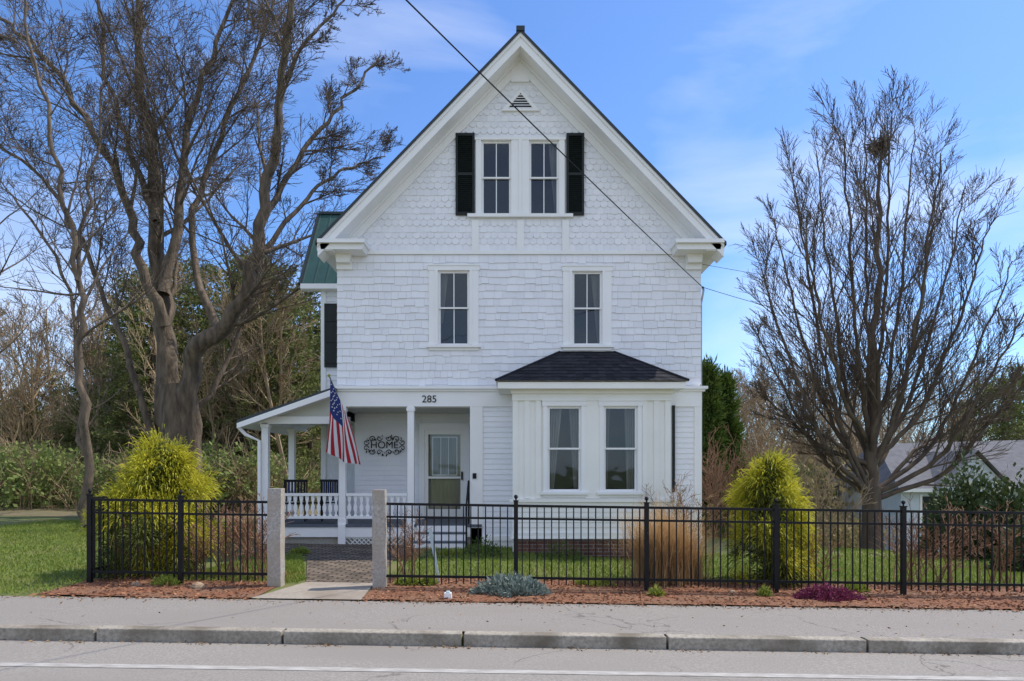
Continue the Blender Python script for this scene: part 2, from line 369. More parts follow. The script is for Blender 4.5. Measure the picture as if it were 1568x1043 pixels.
def rake(side,y0,y1,d0,d1,k,xo=None):
    xe=(-4.13 if side<0 else 4.50) if xo is None else xo
    ze=rt(xe)
    p=[(xe,ze-d1),(XC,ZP-d1),(XC,ZP-d0),(xe,ze-d0)]
    if side>0: p=[(XC,ZP-d1),(xe,ze-d1),(xe,ze-d0),(XC,ZP-d0)]
    mb.prism(p,y0,y1,k)
for sd in (-1,1):
    rake(sd,14.50,14.56,0.07,0.34,T)
    rake(sd,14.47,14.52,0.06,0.15,T)
    rake(sd,14.565,15.01,0.30,0.335,T)
    xo=XL+0.0 if sd<0 else XR
    rake(sd,14.945,15.0,0.33,0.60,T,xo=xo)
    rake(sd,14.90,14.95,0.33,0.40,T,xo=xo)
    xe=-4.13 if sd<0 else 4.50; xw=XL if sd<0 else XR; x0,x1=min(xe,xw),max(xe,xw)
    mb.box(x0,x1,14.52,YB+.3,6.36,6.38,T)
    mb.box(xe-0.02*(sd<0),xe+0.02*(sd>0),14.52,YB+.3,6.36,6.55,T)
for (a,b,c0,c1) in ((-4.12,-3.12,-3.84,-3.5),(3.46,4.49,3.8,4.15)):
    mb.prism([(a,6.50),(b,6.50),(b,6.58),(a,6.58)],14.42,15.0,T)
    mb.prism([(a+.06,6.38),(b-.06,6.38),(b-.03,6.50),(a+.03,6.50)],14.5,15.0,T)
    mb.prism([(c0,6.08),(c1,6.08),(c1,6.38),(c0,6.38)],14.93,15.0,T)
    mb.prism([(c0+.03,6.2),(c1-.03,6.2),(c1,6.38),(c0,6.38)],14.80,14.93,T)
mb.prism([(XC-.2,ZP-.85),(XC+.2,ZP-.85),(XC+.2,ZP-.55),(XC,ZP-.34),(XC-.2,ZP-.55)],14.935,15.0,T)
mb.box(-3.5,3.8,14.955,15.0,6.42,6.50,T)
mb.prism([(XL-.14,3.46),(XR+.14,3.46),(XR+.14,3.52),(XL-.14,3.52)],14.86,15.02,T)
mb.prism([(XL-.09,3.41),(XR+.09,3.41),(XR+.09,3.46),(XL-.09,3.46)],14.91,15.02,T)
mb.prism([(XL-.03,3.08),(XR+.03,3.08),(XR+.03,3.41),(XL-.03,3.41)],14.95,15.0,T)
mb.box(XL-.03,XL+.14,15.0,16.5,3.08,3.41,T)
mb.box(-0.92,-0.64,14.955,15.04,0.42,3.08,T)
mb.box(XR-.13,XR+.03,14.96,15.05,0.05,3.08,T)
mb.box(-0.66,XR+.04,14.93,15.0,0.14,0.24,T)
mb.box(-0.66,0.05,14.97,15.0,-0.02,0.14,T); mb.box(3.25,XR+.02,14.97,15.0,-0.02,0.14,T)
for c in (728,797,866):
    mb.box(X15(c)-.075,X15(c)+.075,14.955,15,6.5,Z15(338),T)
mb.obj('trim',house)
def window(mb,o,y,cw=0.14,twoby=True,casing=True,curt=0):
    x0,x1,z0,z1=o; T='trim'
    if casing:
        mb.box(x0-cw,x0,y-.05,y+.04,z0-.02,z1+.0,T); mb.box(x1,x1+cw,y-.05,y+.04,z0-.02,z1,T)
        if cw>.15:
            mb.box(x0-.06,x0-.003,y-.065,y-.05,z0,z1,T); mb.box(x1+.003,x1+.06,y-.065,y-.05,z0,z1,T)
        mb.box(x0-cw-.02,x1+cw+.02,y-.06,y+.04,z1,z1+.10,T); mb.box(x0-cw-.03,x1+cw+.03,y-.075,y+.04,z1+.10,z1+.125,T)
        mb.box(x0-cw-.05,x1+cw+.05,y-.10,y+.04,z0-.07,z0-.02,T); mb.box(x0-cw,x1+cw,y-.045,y+.04,z0-.13,z0-.07,T)
    for a,b in ((x0,x0+.015),(x1-.015,x1)): mb.box(a,b,y-.02,y+.12,z0-.02,z1,T)
    mb.box(x0,x1,y-.02,y+.12,z1-.015,z1,T); mb.box(x0,x1,y-.03,y+.12,z0-.02,z0,T)
    zm=(z0+z1)/2; s=0.035
    for (a,b,yy) in ((zm-.02,z1-.015,y+.01),(z0,zm+.02,y+.045)):
        mb.box(x0+.015,x0+.015+s,yy,yy+.03,a,b,T); mb.box(x1-.015-s,x1-.015,yy,yy+.03,a,b,T)
        mb.box(x0+.015+s,x1-.015-s,yy,yy+.03,b-s,b,T); mb.box(x0+.015+s,x1-.015-s,yy,yy+.03,a,a+s,T)
        if twoby:
            m=(x0+x1)/2; mb.box(m-.010,m+.010,yy+.004,yy+.026,a+s,b-s,T)
        mb.poly([(x0+.04,yy+.018,a+.02),(x1-.04,yy+.018,a+.02),(x1-.04,yy+.018,b-.02),(x0+.04,yy+.018,b-.02)],'glass')
    def cloth(xa,xb,xa2,xb2,zt,zb,yo=.2):
        n=16; pr=[]
        for i in range(n+1):
            t=i/n; w=0.025*math.sin(i*2.1)
            pr.append(((xa+(xb-xa)*t,y+yo+w,zt),(xa2+(xb2-xa2)*t,y+yo+w,zb)))
        for p,q in zip(pr[:-1],pr[1:]): mb.poly([p[1],q[1],q[0],p[0]],'curtain')
    wd=x1-x0
    if curt==1: cloth(x0,x0+.3*wd,x0,x0+.12*wd,z1,z0+.5,.15)
    if curt==2: cloth(x0,x0+.45*wd,x0,x0+.2*wd,z1,z0,.16); cloth(x1-.35*wd,x1,x1-.2*wd,x1,z1,z0,.16)
    if curt==4: cloth(x0,x0+.22*wd,x0,x0+.14*wd,z1,z0,.16); cloth(x1-.35*wd,x1,x1-.28*wd,x1,z1,z0,.16)
    if curt==3: cloth(x1-.35*wd,x1,x1-.12*wd,x1,z1,z0,.15)
mb=MB()
window(mb,w2a,YF,cw=.2,curt=1); window(mb,w2b,YF,cw=.2,curt=3)
window(mb,w3a,YF,casing=False,curt=0); window(mb,w3b,YF,casing=False,curt=3)
a,b,z0,z1=w3a[0],w3b[1],w3a[2],w3a[3]
for xa,xb in ((a-.12,a),(b,b+.12),(w3a[1],w3b[0])): mb.box(xa,xb,14.95,15.04,z0-.02,z1,T)
mb.box(a-.14,b+.14,14.94,15.04,z1,z1+.06,T); mb.box(a-.3,b+.3,14.9,15.04,z0-.09,z0-.02,T)
mb.box((w3a[1]+w3b[0])/2-.03,(w3a[1]+w3b[0])/2+.03,14.93,14.95,z0-.02,z1,T)
mb.obj('windows',house)
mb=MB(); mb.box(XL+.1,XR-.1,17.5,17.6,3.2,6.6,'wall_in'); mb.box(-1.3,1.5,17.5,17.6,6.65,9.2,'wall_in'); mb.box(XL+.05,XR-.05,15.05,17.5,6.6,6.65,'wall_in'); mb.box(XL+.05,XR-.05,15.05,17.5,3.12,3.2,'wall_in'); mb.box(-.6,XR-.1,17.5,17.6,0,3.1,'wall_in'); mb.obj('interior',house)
mb=MB()
for (a,b) in ((X15(698),X15(727)),(X15(867),X15(894))):
    z0,z1=Z15(331),Z15(206); y=14.93
    mb.box(a,a+.05,y,y+.04,z0,z1,'shutter'); mb.box(b-.05,b,y,y+.04,z0,z1,'shutter')
    for zz in (z0,(z0+z1)/2-.03,z1-.06): mb.box(a+.05,b-.05,y,y+.04,zz,zz+.06,'shutter')
    z=z0+.07
    while z<z1-.08:
        mb.poly([(a+.05,y+.008,z),(b-.05,y+.008,z),(b-.05,y+.035,z+.04),(a+.05,y+.035,z+.04)],'shutter'); z+=.045
    mb.box(a+.05,b-.05,y+.036,y+.039,z0,z1,'shutter')
mb.box(X15(1028),X15(1032),14.9,14.95,1.2,3.1,'shutter')
mb.obj('shutters',house)
mb=MB(); vx=X15(797); zb=Z15(172); zt=Z15(143); hw=.42
mb.prism([(vx-hw,zb),(vx+hw,zb),(vx+hw-.14,zb+.05),(vx-hw+.14,zb+.05)],14.93,15,T)
mb.prism([(vx-hw,zb),(vx-hw+.14,zb+.05),(vx,zt-.02),(vx,zt+.06)],14.93,15,T)
mb.prism([(vx,zt+.06),(vx,zt-.02),(vx+hw-.14,zb+.05),(vx+hw,zb)],14.93,15,T)
mb.poly([(vx-hw+.1,14.965,zb+.03),(vx+hw-.1,14.965,zb+.03),(vx,14.965,zt)],'shutter')
for i in range(6):
    z=zb+.055+i*.056; h=(zt-z)/(zt-zb)*(hw-.08)
    if h>0.01: mb.poly([(vx-h,14.935,z),(vx+h,14.935,z),(vx+h*.85,14.962,z+.036),(vx-h*.85,14.962,z+.036)],T)
mb.obj('gable_vent',house)
mb=MB()
for sd,xe in ((-1,-4.17),(1,4.54)):
    p=[(xe,rt(xe)-.07),(XC,ZP-.07),(XC,ZP+.0),(xe,rt(xe)+.0)]
    if sd>0: p=[(XC,ZP-.07),(xe,rt(xe)-.07),(xe,rt(xe)),(XC,ZP)]
    mb.prism(p,14.44,YB+.35,'roofdk')
mb.box(XC-.09,XC+.09,14.42,YB+.36,ZP-.06,ZP+.04,'roofdk')
mb.obj('roof',house)
# ---- bay
BY=14.1; BX0,BX1=PX(785,BY),PX(1027,BY)
bw1=(PX(838,BY),PX(890,BY),PZ(752,BY),PZ(622,BY)); bw2=(PX(924,BY),PX(976,BY),PZ(752,BY),PZ(622,BY))
mb=MB()
colwall([BX0,BX1],lambda m:-0.5,lambda x:3.35,BY,[bw1,bw2],'cream')
mb.poly([(BX0,BY,-.5),(BX0,15,-.5),(BX0,15,3.35),(BX0,BY,3.35)],'cream'); mb.poly([(BX1,BY,-.5),(BX1,15,-.5),(BX1,15,3.35),(BX1,BY,3.35)],'cream')
C='cream'
for px in (785,803,820,983,1001,1018):
    x=PX(px,BY); mb.box(x,x+.11,BY-.03,BY,1.1,3.12,C)
mb.box(PX(896,BY),PX(918,BY),BY-.035,BY,1.1,3.12,C)
mb.box(BX0-.01,BX1+.01,BY-.045,BY+.0,3.12,3.26,C); mb.box(BX0-.04,BX1+.04,BY-.09,BY+.1,3.26,3.34,C)
mb.box(BX0-.06,BX1+.06,BY-.08,BY+.05,1.03,1.09,C); mb.box(BX0-.02,BX1+.02,BY-.04,BY,0.93,1.03,C)
mb.box(BX0-.02,BX1+.02,BY-.045,BY,0.30,0.40,C); mb.box(BX0-.05,BX1+.05,BY-.07,BY+.02,0.27,0.30,C)
clap(mb,BX0,BX1,0.40,0.93,BY,0.115,k='cream')
mb.box(BX0+.02,BX1-.02,BY-.008,BY+.2,-.6,0.27,'brick')
mb.box(-0.27,3.50,13.86,15,3.34,3.37,C); mb.box(-0.29,3.53,13.82,13.88,3.34,3.47,C)
mb.box(-0.29,-0.24,13.88,15,3.37,3.47,C); mb.box(3.48,3.53,13.88,15,3.37,3.47,C)
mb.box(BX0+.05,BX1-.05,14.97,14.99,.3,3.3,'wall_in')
mb.obj('bay_window_box',house)
mb=MB()
window(mb,bw1,BY,cw=.085,twoby=False,curt=2); window(mb,bw2,BY,cw=.085,twoby=False,curt=4)
mb.obj('bay_windows',house)
mb=MB()
E=[(-.33,13.78,3.49),(3.57,13.78,3.49)]; Tp=[(1.05,15,4.27),(2.24,15,4.27)]; Lb=(-.33,15,3.49); Rb=(3.57,15,3.49)
mb.poly([E[0],E[1],Tp[1],Tp[0]],'asph_sh'); mb.poly([Lb,E[0],Tp[0]],'asph_sh'); mb.poly([E[1],Rb,Tp[1]],'asph_sh')
mb.poly([E[0],E[1],Rb,Lb],'trim')
nr=9
for i in range(nr):
    t0=i/nr;t1=(i+1)/nr
    def lp(p,q,t): return Vector(p).lerp(Vector(q),t)
    A=lp(E[0],Tp[0],t0);B=lp(E[1],Tp[1],t0);C2=lp(E[1],Tp[1],t1);D2=lp(E[0],Tp[0],t1)
    n=int((B-A).length/.16)
    up=Vector((0,-.5,.85))
    for j in range(n):
        a=A.lerp(B,j/n);b=A.lerp(B,(j+1)/n-.002);c=D2.lerp(C2,(j+1)/n-.002);d=D2.lerp(C2,j/n)
        off=up*(0.014+U(0,.008)); o2=up*.003
        mb.poly([a+off,b+off,c+o2,d+o2],'asph_sh'); mb.poly([a,b,b+off,a+off],'asph_sh')
for p,q in ((E[0],Tp[0]),(E[1],Tp[1])): mb.tube([Vector(p)+Vector((0,0,.015)),Vector(q)+Vector((0,0,.015))],[.03,.03],5,'asph_sh')
mb.tube([Vector(Tp[0]),Vector(Tp[1])],[.03,.03],5,'asph_sh')
mb.obj('bay_roof',house)
# ---- porch
mb=MB()
PXL=-5.5
mb.box(PXL-.05,-.66,14.93,16.6,0.44,0.50,'floor'); mb.box(PXL-.05,XL,16.6,18.0,0.44,0.50,'floor')
mb.box(PXL-.03,-.9,14.955,15.0,0.22,0.44,T)
mb.box(PXL-.03,PXL+.02,15,18,0.22,0.44,T)
mb.box(PXL,-.9,15.03,15.1,-.3,0.22,'granite')
mb.box(XL,-.72,15.0,16.6,3.06,3.075,'ceil')
mb.box(PXL-.05,XL,14.93,15.07,2.70,2.86,T); mb.box(PXL-.05,PXL+.09,15.07,18.0,2.70,2.86,T)
mb.poly([(PXL-.1,15.02,2.86),(XL,15.02,2.86),(XL,15.02,3.36),(PXL-.1,15.02,2.9)],'ceil')
mb.poly([(PXL,15.03,2.85),(XL,15.03,2.85),(XL,18,2.85),(PXL,18,2.85)],'ceil')
def post(x,y,z0=0.5,z1=2.72):
    s=.07
    mb.box(x-s,x+s,y-s,y+s,z0,z1,T); mb.box(x-s-.02,x+s+.02,y-s-.02,y+s+.02,z0,z0+.12,T); mb.box(x-s-.02,x+s+.02,y-s-.02,y+s+.02,z1-.1,z1-.02,T)
post(-5.41,15.0); post(-3.72,15.02,z1=3.08); post(-2.22,15.02,z1=3.08); post(-5.41,16.8)
for x in (-5.41,-3.72,-2.22): mb.box(x-.08,x+.08,14.9,14.953,-.05,.5,T)
mb.obj('porch_frame',house)
mb=MB()
p=[(-5.9,2.69),(XL,3.40),(XL,3.47),(-5.9,2.76)]
mb.prism(p,14.62,18.0,'roofdk')
mb.prism([(-5.88,2.60),(XL-.1,3.29),(XL-.1,3.36),(-5.88,2.69)],14.64,17.95,T)
mb.prism([(-5.88,2.58),(XL-.05,3.27),(XL-.05,3.40),(-5.88,2.69)],14.58,14.64,T)
mb.tube([Vector((-5.88,14.7,2.60)),Vector((-5.75,14.75,2.45)),Vector((-5.50,14.86,2.32)),Vector((-5.50,14.86,0.2))],[.04]*4,8,T)
mb.obj('porch_roof',house)
mb=MB()
def balrow(x0,x1,y):
    mb.box(x0,x1,y-.04,y+.04,1.12,1.18,T); mb.box(x0,x1,y-.03,y+.03,0.62,0.68,T)
    n=int((x1-x0)/.125); w=(x1-x0)/n
    for i in range(n):
        c=x0+(i+.5)*w
        L=[(-.04,.68),(-.016,.74),(-.04,.82),(-.045,.88),(-.016,.96),(-.035,1.04),(-.04,1.12)]
        pts=[(c+L[0][0],L[0][1]),(c-L[0][0],L[0][1])]+[(c-a,z) for a,z in L[1:]]+[(c+a,z) for a,z in reversed(L[1:])]
        mb.prism(pts,y-.012,y+.012,T)
balrow(-5.33,-3.80,15.0); balrow(-3.64,-2.30,15.0)
mb.box(-5.45,-5.37,15.1,16.7,1.12,1.18,T); mb.box(-5.44,-5.38,15.1,16.7,.62,.68,T)
for i in range(12): mb.box(-5.42,-5.40,15.15+i*.13,15.22+i*.13,.68,1.12,T)
mb.obj('porch_railing',house)
mb=MB()
for i in range(12):
    a=-3.6+i*.1
    for s in (1,-1):
        mb.tube([Vector((a,14.99,.0)),Vector((a+.2*s,14.99,.2))],[.012,.012],4,T)
mb.box(-3.7,-2.3,14.98,15.0,.19,.22,T)
mb.obj('porch_lattice',house)
mb=MB()
for i in range(3):
    z=.5-.165*(i+1)+.005; y=14.93-.28*i
    mb.box(-2.1,-.98,y-.30,y,z-.03,z,'floor'); mb.box(-2.08,-1.0,y-.02,y-.0,z,z+.13,T); mb.box(-2.08,-1.0,y-.27,y-.25,z-.165,z-.03,T)
    mb.box(-2.08,-2.03,y-.27,y,-.1,z-.03,T); mb.box(-1.05,-1.0,y-.27,y,-.1,z-.03,T)
mb.tube([Vector((-.95,14.2,-.05)),Vector((-.95,14.2,.95)),Vector((-.95,14.95,1.45)),Vector((-.95,15.0,.5))],[.02]*4,6,'black')
mb.obj('porch_steps',house)
mb=MB(); y=16.55
mb.box(-2.25,-2.12,y-.03,16.62,.5,2.80,T); mb.box(-1.16,-1.03,y-.03,16.62,.5,2.80,T); mb.box(-2.25,-1.03,y-.035,16.62,2.66,2.82,T)
a,b=-2.12,-1.16
mb.box(a,a+.09,y,y+.03,.52,2.66,'cream'); mb.box(b-.09,b,y,y+.03,.52,2.66,'cream'); mb.box(a+.09,b-.09,y,y+.03,2.55,2.66,'cream'); mb.box(a+.09,b-.09,y,y+.03,.52,.74,'cream'); mb.box(a+.09,b-.09,y,y+.03,1.48,1.53,'cream')
mb.poly([(a+.08,y+.015,.7),(b-.08,y+.015,.7),(b-.08,y+.015,2.6),(a+.08,y+.015,2.6)],'glass')
mb.box(a,b,y+.1,y+.14,.5,2.66,'door')
for (xa,xb,za,zb) in ((a+.16,-1.68,.75,1.35),(-1.6,b-.16,.75,1.35)): mb.box(xa,xb,y+.085,y+.1,za,zb,'door')
mb.box(a+.17,b-.17,y+.09,y+.1,1.55,2.5,'trim'); mb.box(a+.2,b-.2,y+.084,y+.09,1.58,2.47,'curtain')
for i in range(1,3): mb.box(a+.2+(b-a-.4)*i/3-.01,a+.2+(b-a-.4)*i/3+.01,y+.078,y+.084,1.58,2.47,T)
mb.box(b-.07,b-.03,y-.05,y,1.45,1.65,'black')
mb.box(-2.3,-.98,14.99,15.02,.47,.5,'floor')
mb.box(-.86,-.78,14.92,14.955,1.5,1.62,'black')
mb.obj('front_door',house)
mb=MB()
mb.box(-5.0,XL-.001,18.003,22,-.4,6.5,'clap')
ye,yr,ze,zr=17.75,19.5,6.52,9.0
mb.poly([(-5.5,ye,ze),(XL+1,ye,ze),(XL+1,yr,zr),(-5.5,yr,zr)],'roofgr'); mb.poly([(-5.5,yr,zr),(XL+1,yr,zr),(XL+1,2*yr-ye,ze),(-5.5,2*yr-ye,ze)],'roofgr')
mb.poly([(-5.0,18,6.4),(-5.0,21,6.4),(-5.0,19.5,8.9)],'clap')
x=-5.45
while x<XL:
    mb.tube([Vector((x,ye,ze+.01)),Vector((x,yr,zr+.01))],[.018,.018],4,'roofgr'); x+=.3
mb.box(-5.5,XL,ye-.02,ye+.02,6.40,6.53,T); mb.box(-5.48,XL,ye+.02,18.0,6.39,6.42,T)
mb.tube([Vector((-5.52,ye,ze)),Vector((-5.52,yr,zr))],[.05,.05],4,'roofdk')
mb.box(-5.5,XL,yr-.06,yr+.06,zr-.02,zr+.05,'roofdk')
mb.box(-5.03,-4.9,17.96,18.0,.3,6.4,T)
mb.box(-4.93,-4.52,17.92,17.97,PZ(563,18),PZ(466,18),'shutter')
for i in range(3): mb.box(-4.9,-4.55,17.90,17.92,PZ(563,18)+.1+i*.55,PZ(563,18)+.5+i*.55,'shutter')
mb.obj('side_wing',house)
def text(s,loc,size,k,name,par,ext=.006):
    c=bpy.data.curves.new(name,'FONT'); c.body=s; c.size=size; c.extrude=ext; c.align_x='CENTER'; c.align_y='CENTER'
    o=bpy.data.objects.new(name,c); o.location=loc; o.rotation_euler=(math.radians(90),0,0); o.data.materials.append(M[k]); bpy.context.scene.collection.objects.link(o); o.parent=par; return o
text('285',(X15(658),14.94,Z15(612)),.22,'black','house_number',house)
deco=empty('wall_decoration')
dx,dz=PX(589,16.57),PZ(682,16.57)
text('HOME',(dx,16.53,dz),.24,'black','word',deco)
mb=MB()
def spiral(cx,cz,r,turns,dirn,a0):
    pts=[]
    for i in range(22):
        t=i/21; a=a0+dirn*t*turns*2*math.pi; rr=r*(1-t*.8); pts.append(Vector((cx+rr*math.cos(a),16.53,cz+rr*math.sin(a))))
    mb.tube(pts,[.010]*22,5,'black')
for s in (1,-1):
    for v in (1,-1):
        spiral(dx+s*.12,dz+v*.17,.07,1.1,s*v,math.pi if s>0 else 0); spiral(dx+s*.30,dz+v*.15,.08,1.1,-s*v,math.pi if s>0 else 0)
        spiral(dx+s*.44,dz+v*.07,.07,1.1,s*v,math.pi if s>0 else 0)
        for q in range(5):
            p=np.array([[dx+s*(.06+q*.09),16.53,dz+v*(.2-.02*q)]]*3); mb.sprays(p,rng.normal(size=(3,3))*np.array([1,.1,1]),.07,.016,'black')
mb.obj('scrollwork',deco)
# flag
flag=empty('flag'); mb=MB()
A=W(506,580,14.1);B=W(531,640,14.85)
mb.tube([B+(B-A)*.12,A-(B-A)*.06],[.016,.014],8,'alum')
mb.tube([A-(B-A)*.06,A-(B-A)*.09],[.03,.03],8,'gold'); mb.box(B.x-.04,B.x+.06,14.86,14.95,B.z-.12,B.z+.02,'alum')
mb.obj('pole',flag)
mb=MB(); A1=W(500,692,14.15);B1=W(554,712,14.6); A0=A.copy(); B0=W(533,640,14.75)
nu,nv=26,36; gp=[]
for j in range(nv+1):
    v=j/nv; row=[]
    for i in range(nu+1):
        u=i/nu; p=A0.lerp(B0,u).lerp(A1.lerp(B1,u),v)
        amp=.03+.06*v
        p=p+Vector((.02*math.sin(u*14+v*4)*v, amp*math.sin(u*13+v*3.0), .01*math.sin(u*9)*v-.06*math.sin(math.pi*u)*v)); row.append(p)
    gp.append(row)
for j in range(nv):
    for i in range(nu):
        st=i//2; k='red' if st%2==0 else 'fwhite'
        if i<14 and j<nv*.42: k='blue'
        mb.poly([gp[j][i],gp[j][i+1],gp[j+1][i+1],gp[j+1][i]],k)
for a in range(1,9):
    for b2 in range(1,7):
        u=a/9*14/26; v=b2/7*.42; i=u*nu;j=v*nv; p=gp[int(j)][int(i)]
        if (a+b2)%2==0:
            for off in (-.006,.006):
                pts=[]
                for q in range(10):
                    r=.020 if q%2==0 else .009; an=math.pi/2+q*math.pi/5; pts.append((p.x+r*math.cos(an),p.y+off-.008,p.z+r*math.sin(an)))
                mb.poly(pts,'fwhite')
mb.obj('cloth',flag,smooth=False)
def chair(name,x,y,k1,rot):
    mb=MB(); z=.5
    for sx in (-.27,.24):
        for sy in (-.25,.25): mb.box(sx,sx+.03,sy,sy+.03,z,z+(.62 if sy<0 else .95),k1)
        mb.box(sx-.02,sx+.05,-.28,.28,z+.60,z+.63,k1)
    for i in range(6): mb.box(-.25,.25,-.25+i*.085,-.19+i*.085,z+.40,z+.42,k1)
    for i in range(7): mb.box(-.24+i*.07,-.20+i*.07,.24,.26,z+.45,z+.93,k1 if i%2==0 else 'blue')
    mb.box(-.27,.27,.23,.27,z+.90,z+.96,k1)
    o=mb.obj(name); o.location=(x,y,0.002); o.rotation_euler=(0,0,rot)
chair('porch_chair',PX(451,15.9),15.9,'black',.2); chair('porch_chair',PX(492,16.2),16.2,'black',-.5)

# ---------------- fence
YFN=9.67
def fence(name,x0,x1,posts):
    mb=MB(); s=-0.0145; k='black'; zb=.05
    mb.box(x0,x1,YFN-.012,YFN+.014,zb+1.12,zb+1.155,k,shear=s); mb.box(x0,x1,YFN-.012,YFN+.014,zb+.94,zb+.97,k,shear=s); mb.box(x0,x1,YFN-.012,YFN+.014,zb+.10,zb+.135,k,shear=s)
    x=x0+.05
    while x<x1:
        if all(abs(x-p)>.045 for p in posts):
            mb.box(x-.008,x+.008,YFN-.008,YFN+.008,zb+.02,zb+1.118,k,shear=s)
        x+=.104
    for p in posts:
        mb.box(p-.03,p+.03,YFN-.03,YFN+.03,-.1,zb+1.2,k,shear=s)
        mb.box(p-.038,p+.038,YFN-.038,YFN+.038,zb+1.2,zb+1.215,k,shear=s)
        zz=zb+1.215+s*p
        mb.tube([Vector((p,YFN,zz)),Vector((p,YFN,zz+.02)),Vector((p,YFN,zz+.045)),Vector((p,YFN,zz+.07)),Vector((p,YFN,zz+.08))],[.012,.012,.032,.022,.002],8,k)
    return mb.obj(name)
pl=[PX(p,YFN) for p in (138,277)]
fence('iron_fence',pl[0],PX(413,YFN),pl)
pr=[PX(p,YFN) for p in (790,990,1188,1383)]+[PX(1383,YFN)+1.83*i for i in (1,2,3)]
fence('iron_fence',PX(592,YFN),pr[-1],pr)
mb=MB(); xx=pl[0]; k='black'
for zz in (.12,.96,1.14): mb.box(xx-.012,xx+.012,YFN,YFN+4,zz+.14,zz+.17,k)
for i in range(38): mb.box(xx-.008,xx+.008,YFN+.1+i*.104,YFN+.116+i*.104,.15,1.28,k)
for i in (2,4): mb.box(xx-.03,xx+.03,YFN+i-.03,YFN+i+.03,0,1.35,k)
mb.obj('side_fence')
for (a,b,t) in ((413,433,748),(572,591,750)):
    mb=MB(); x0,x1=PX(a,YFN),PX(b,YFN); zt=PZ(t,YFN); n=7; pr_=[]
    hw=(x1-x0)/2; cx=(x0+x1)/2
    for i in range(n+1):
        z=-.1+(zt+.1)*i/n; j=lambda: U(-.006,.006)
        pr_.append([(cx-hw+j(),YFN-hw+j(),z),(cx+hw+j(),YFN-hw+j(),z),(cx+hw+j(),YFN+hw+j(),z),(cx-hw+j(),YFN+hw+j(),z)])
    for i in range(n):
        for j in range(4):
            j2=(j+1)%4; mb.poly([pr_[i][j],pr_[i][j2],pr_[i+1][j2],pr_[i+1][j]],'granite')
    mb.poly(pr_[n],'granite')
    mb.obj('granite_post')

# ---------------- vegetation
def rdir(d,ang):
    o=d.orthogonal().normalized(); q=Matrix.Rotation(U(0,2*math.pi),3,d) @ o
    return (d*math.cos(ang)+q*math.sin(ang)).normalized()
def grow(mb,p,d,L,r,lvl,mx,P):
    n=max(3,int(L/P['seg'][min(lvl,len(P['seg'])-1)])); st=L/n; pts=[p.copy()]; rad=[r]
    wig=P['wig']; wig=wig if isinstance(wig,float) else wig[min(lvl,len(wig)-1)]
    trop=P['trop'][min(lvl,len(P['trop'])-1)]; rmin=P.get('rmin',.005)
    for i in range(n):
        d=(d+Vector((G(0,wig),G(0,wig),G(0,wig)+trop))).normalized()
        p=p+d*st; pts.append(p); rad.append(max(rmin,r*(1-(i+1)/n*.8)))
    mb.tube(pts,rad,P['sides'][min(lvl,len(P['sides'])-1)],P['mat'])
    if lvl<mx: kids(mb,pts,rad,L,lvl,mx,P)
def kids(mb,pts,rad,L,lvl,mx,P):
    nc=P['nch'][lvl]; n=len(pts)-1; kr=P.get('kr',(.4,.62))
    for c in range(nc):
        t=P['t0'][lvl]+(1-P['t0'][lvl])*(c+R())/nc; f=t*n; i=min(n-1,int(f)); q=pts[i].lerp(pts[i+1],f-i)
        d=(pts[i+1]-pts[i]).normalized(); nd=rdir(d,math.radians(U(*P['ang'])))
        if nd.z<-.2: nd.z*=-.4
        rr=rad[i]*U(*kr)
        if 'rcap' in P: rr=min(rr,P['rcap'][min(lvl,len(P['rcap'])-1)])
        LL=L*P['ratio'][lvl]*(1.12-.62*t)*U(.6,1.35)
        if 'lcap' in P: LL=min(LL,P['lcap'][min(lvl,len(P['lcap'])-1)]*U(.7,1.2))
        grow(mb,q,nd,LL,max(rr,P.get('rmin',.005)),lvl+1,mx,P)
def smoothpts(pts,k=4):
    out=[]
    n=len(pts)
    for i in range(n-1):
        p0=pts[max(i-1,0)];p1=pts[i];p2=pts[i+1];p3=pts[min(i+2,n-1)]
        for j in range(k):
            t=j/k
            out.append(0.5*((2*p1)+(p2-p0)*t+(2*p0-5*p1+4*p2-p3)*t*t+(3*p1-p0-3*p2+p3)*t**3))
    out.append(pts[-1]); return out
def guided(mb,pl,r0,r1,P,mx,d0,depth=0,t0=None,jit=.06,nk=None):
    pts=[W(a,b,d0) for a,b in pl]; n=len(pts)
    for i,p in enumerate(pts): 
        k=(d0+depth*i/(n-1))/d0
        pts[i]=Vector((p.x*k,d0*k,CAMZ+(p.z-CAMZ)*k))
    pts=smoothpts(pts,5); m=len(pts)
    pts=[p+Vector((G(0,jit),G(0,jit),0)) if 0<i<m-1 else p for i,p in enumerate(pts)]
    rad=[r0+(r1-r0)*(i/(m-1))**.8 for i in range(m)]
    mb.tube(pts,rad,10,P['mat'])
    L=sum((pts[i+1]-pts[i]).length for i in range(m-1))
    PP=dict(P)
    if t0 is not None: PP['t0']=[t0]+P['t0'][1:]
    if nk: PP['nch']=[nk]+P['nch'][1:]
    kids(mb,pts,rad,L,0,mx,PP)
PA=dict(seg=[.5,.4,.3,.25],wig=[.1,.085,.07,.06,.05],trop=[.03,.045,.035,.03,.03],sides=[8,6,4,3],nch=[15,9,7,4],t0=[.35,.15,.12,.15],ang=(25,52),ratio=[.25,.58,.6,.6],rmin=.0065,kr=(.34,.52),rcap=[.075,.03,.014,.009],lcap=[5.2,2.6,1.5,.9],mat='bark')
mb=MB(); D0=22
guided(mb,[(268,812),(262,700),(256,600),(250,470),(240,330),(225,200),(215,60),(205,-100)],.50,.07,PA,4,D0,1.5,t0=.4)
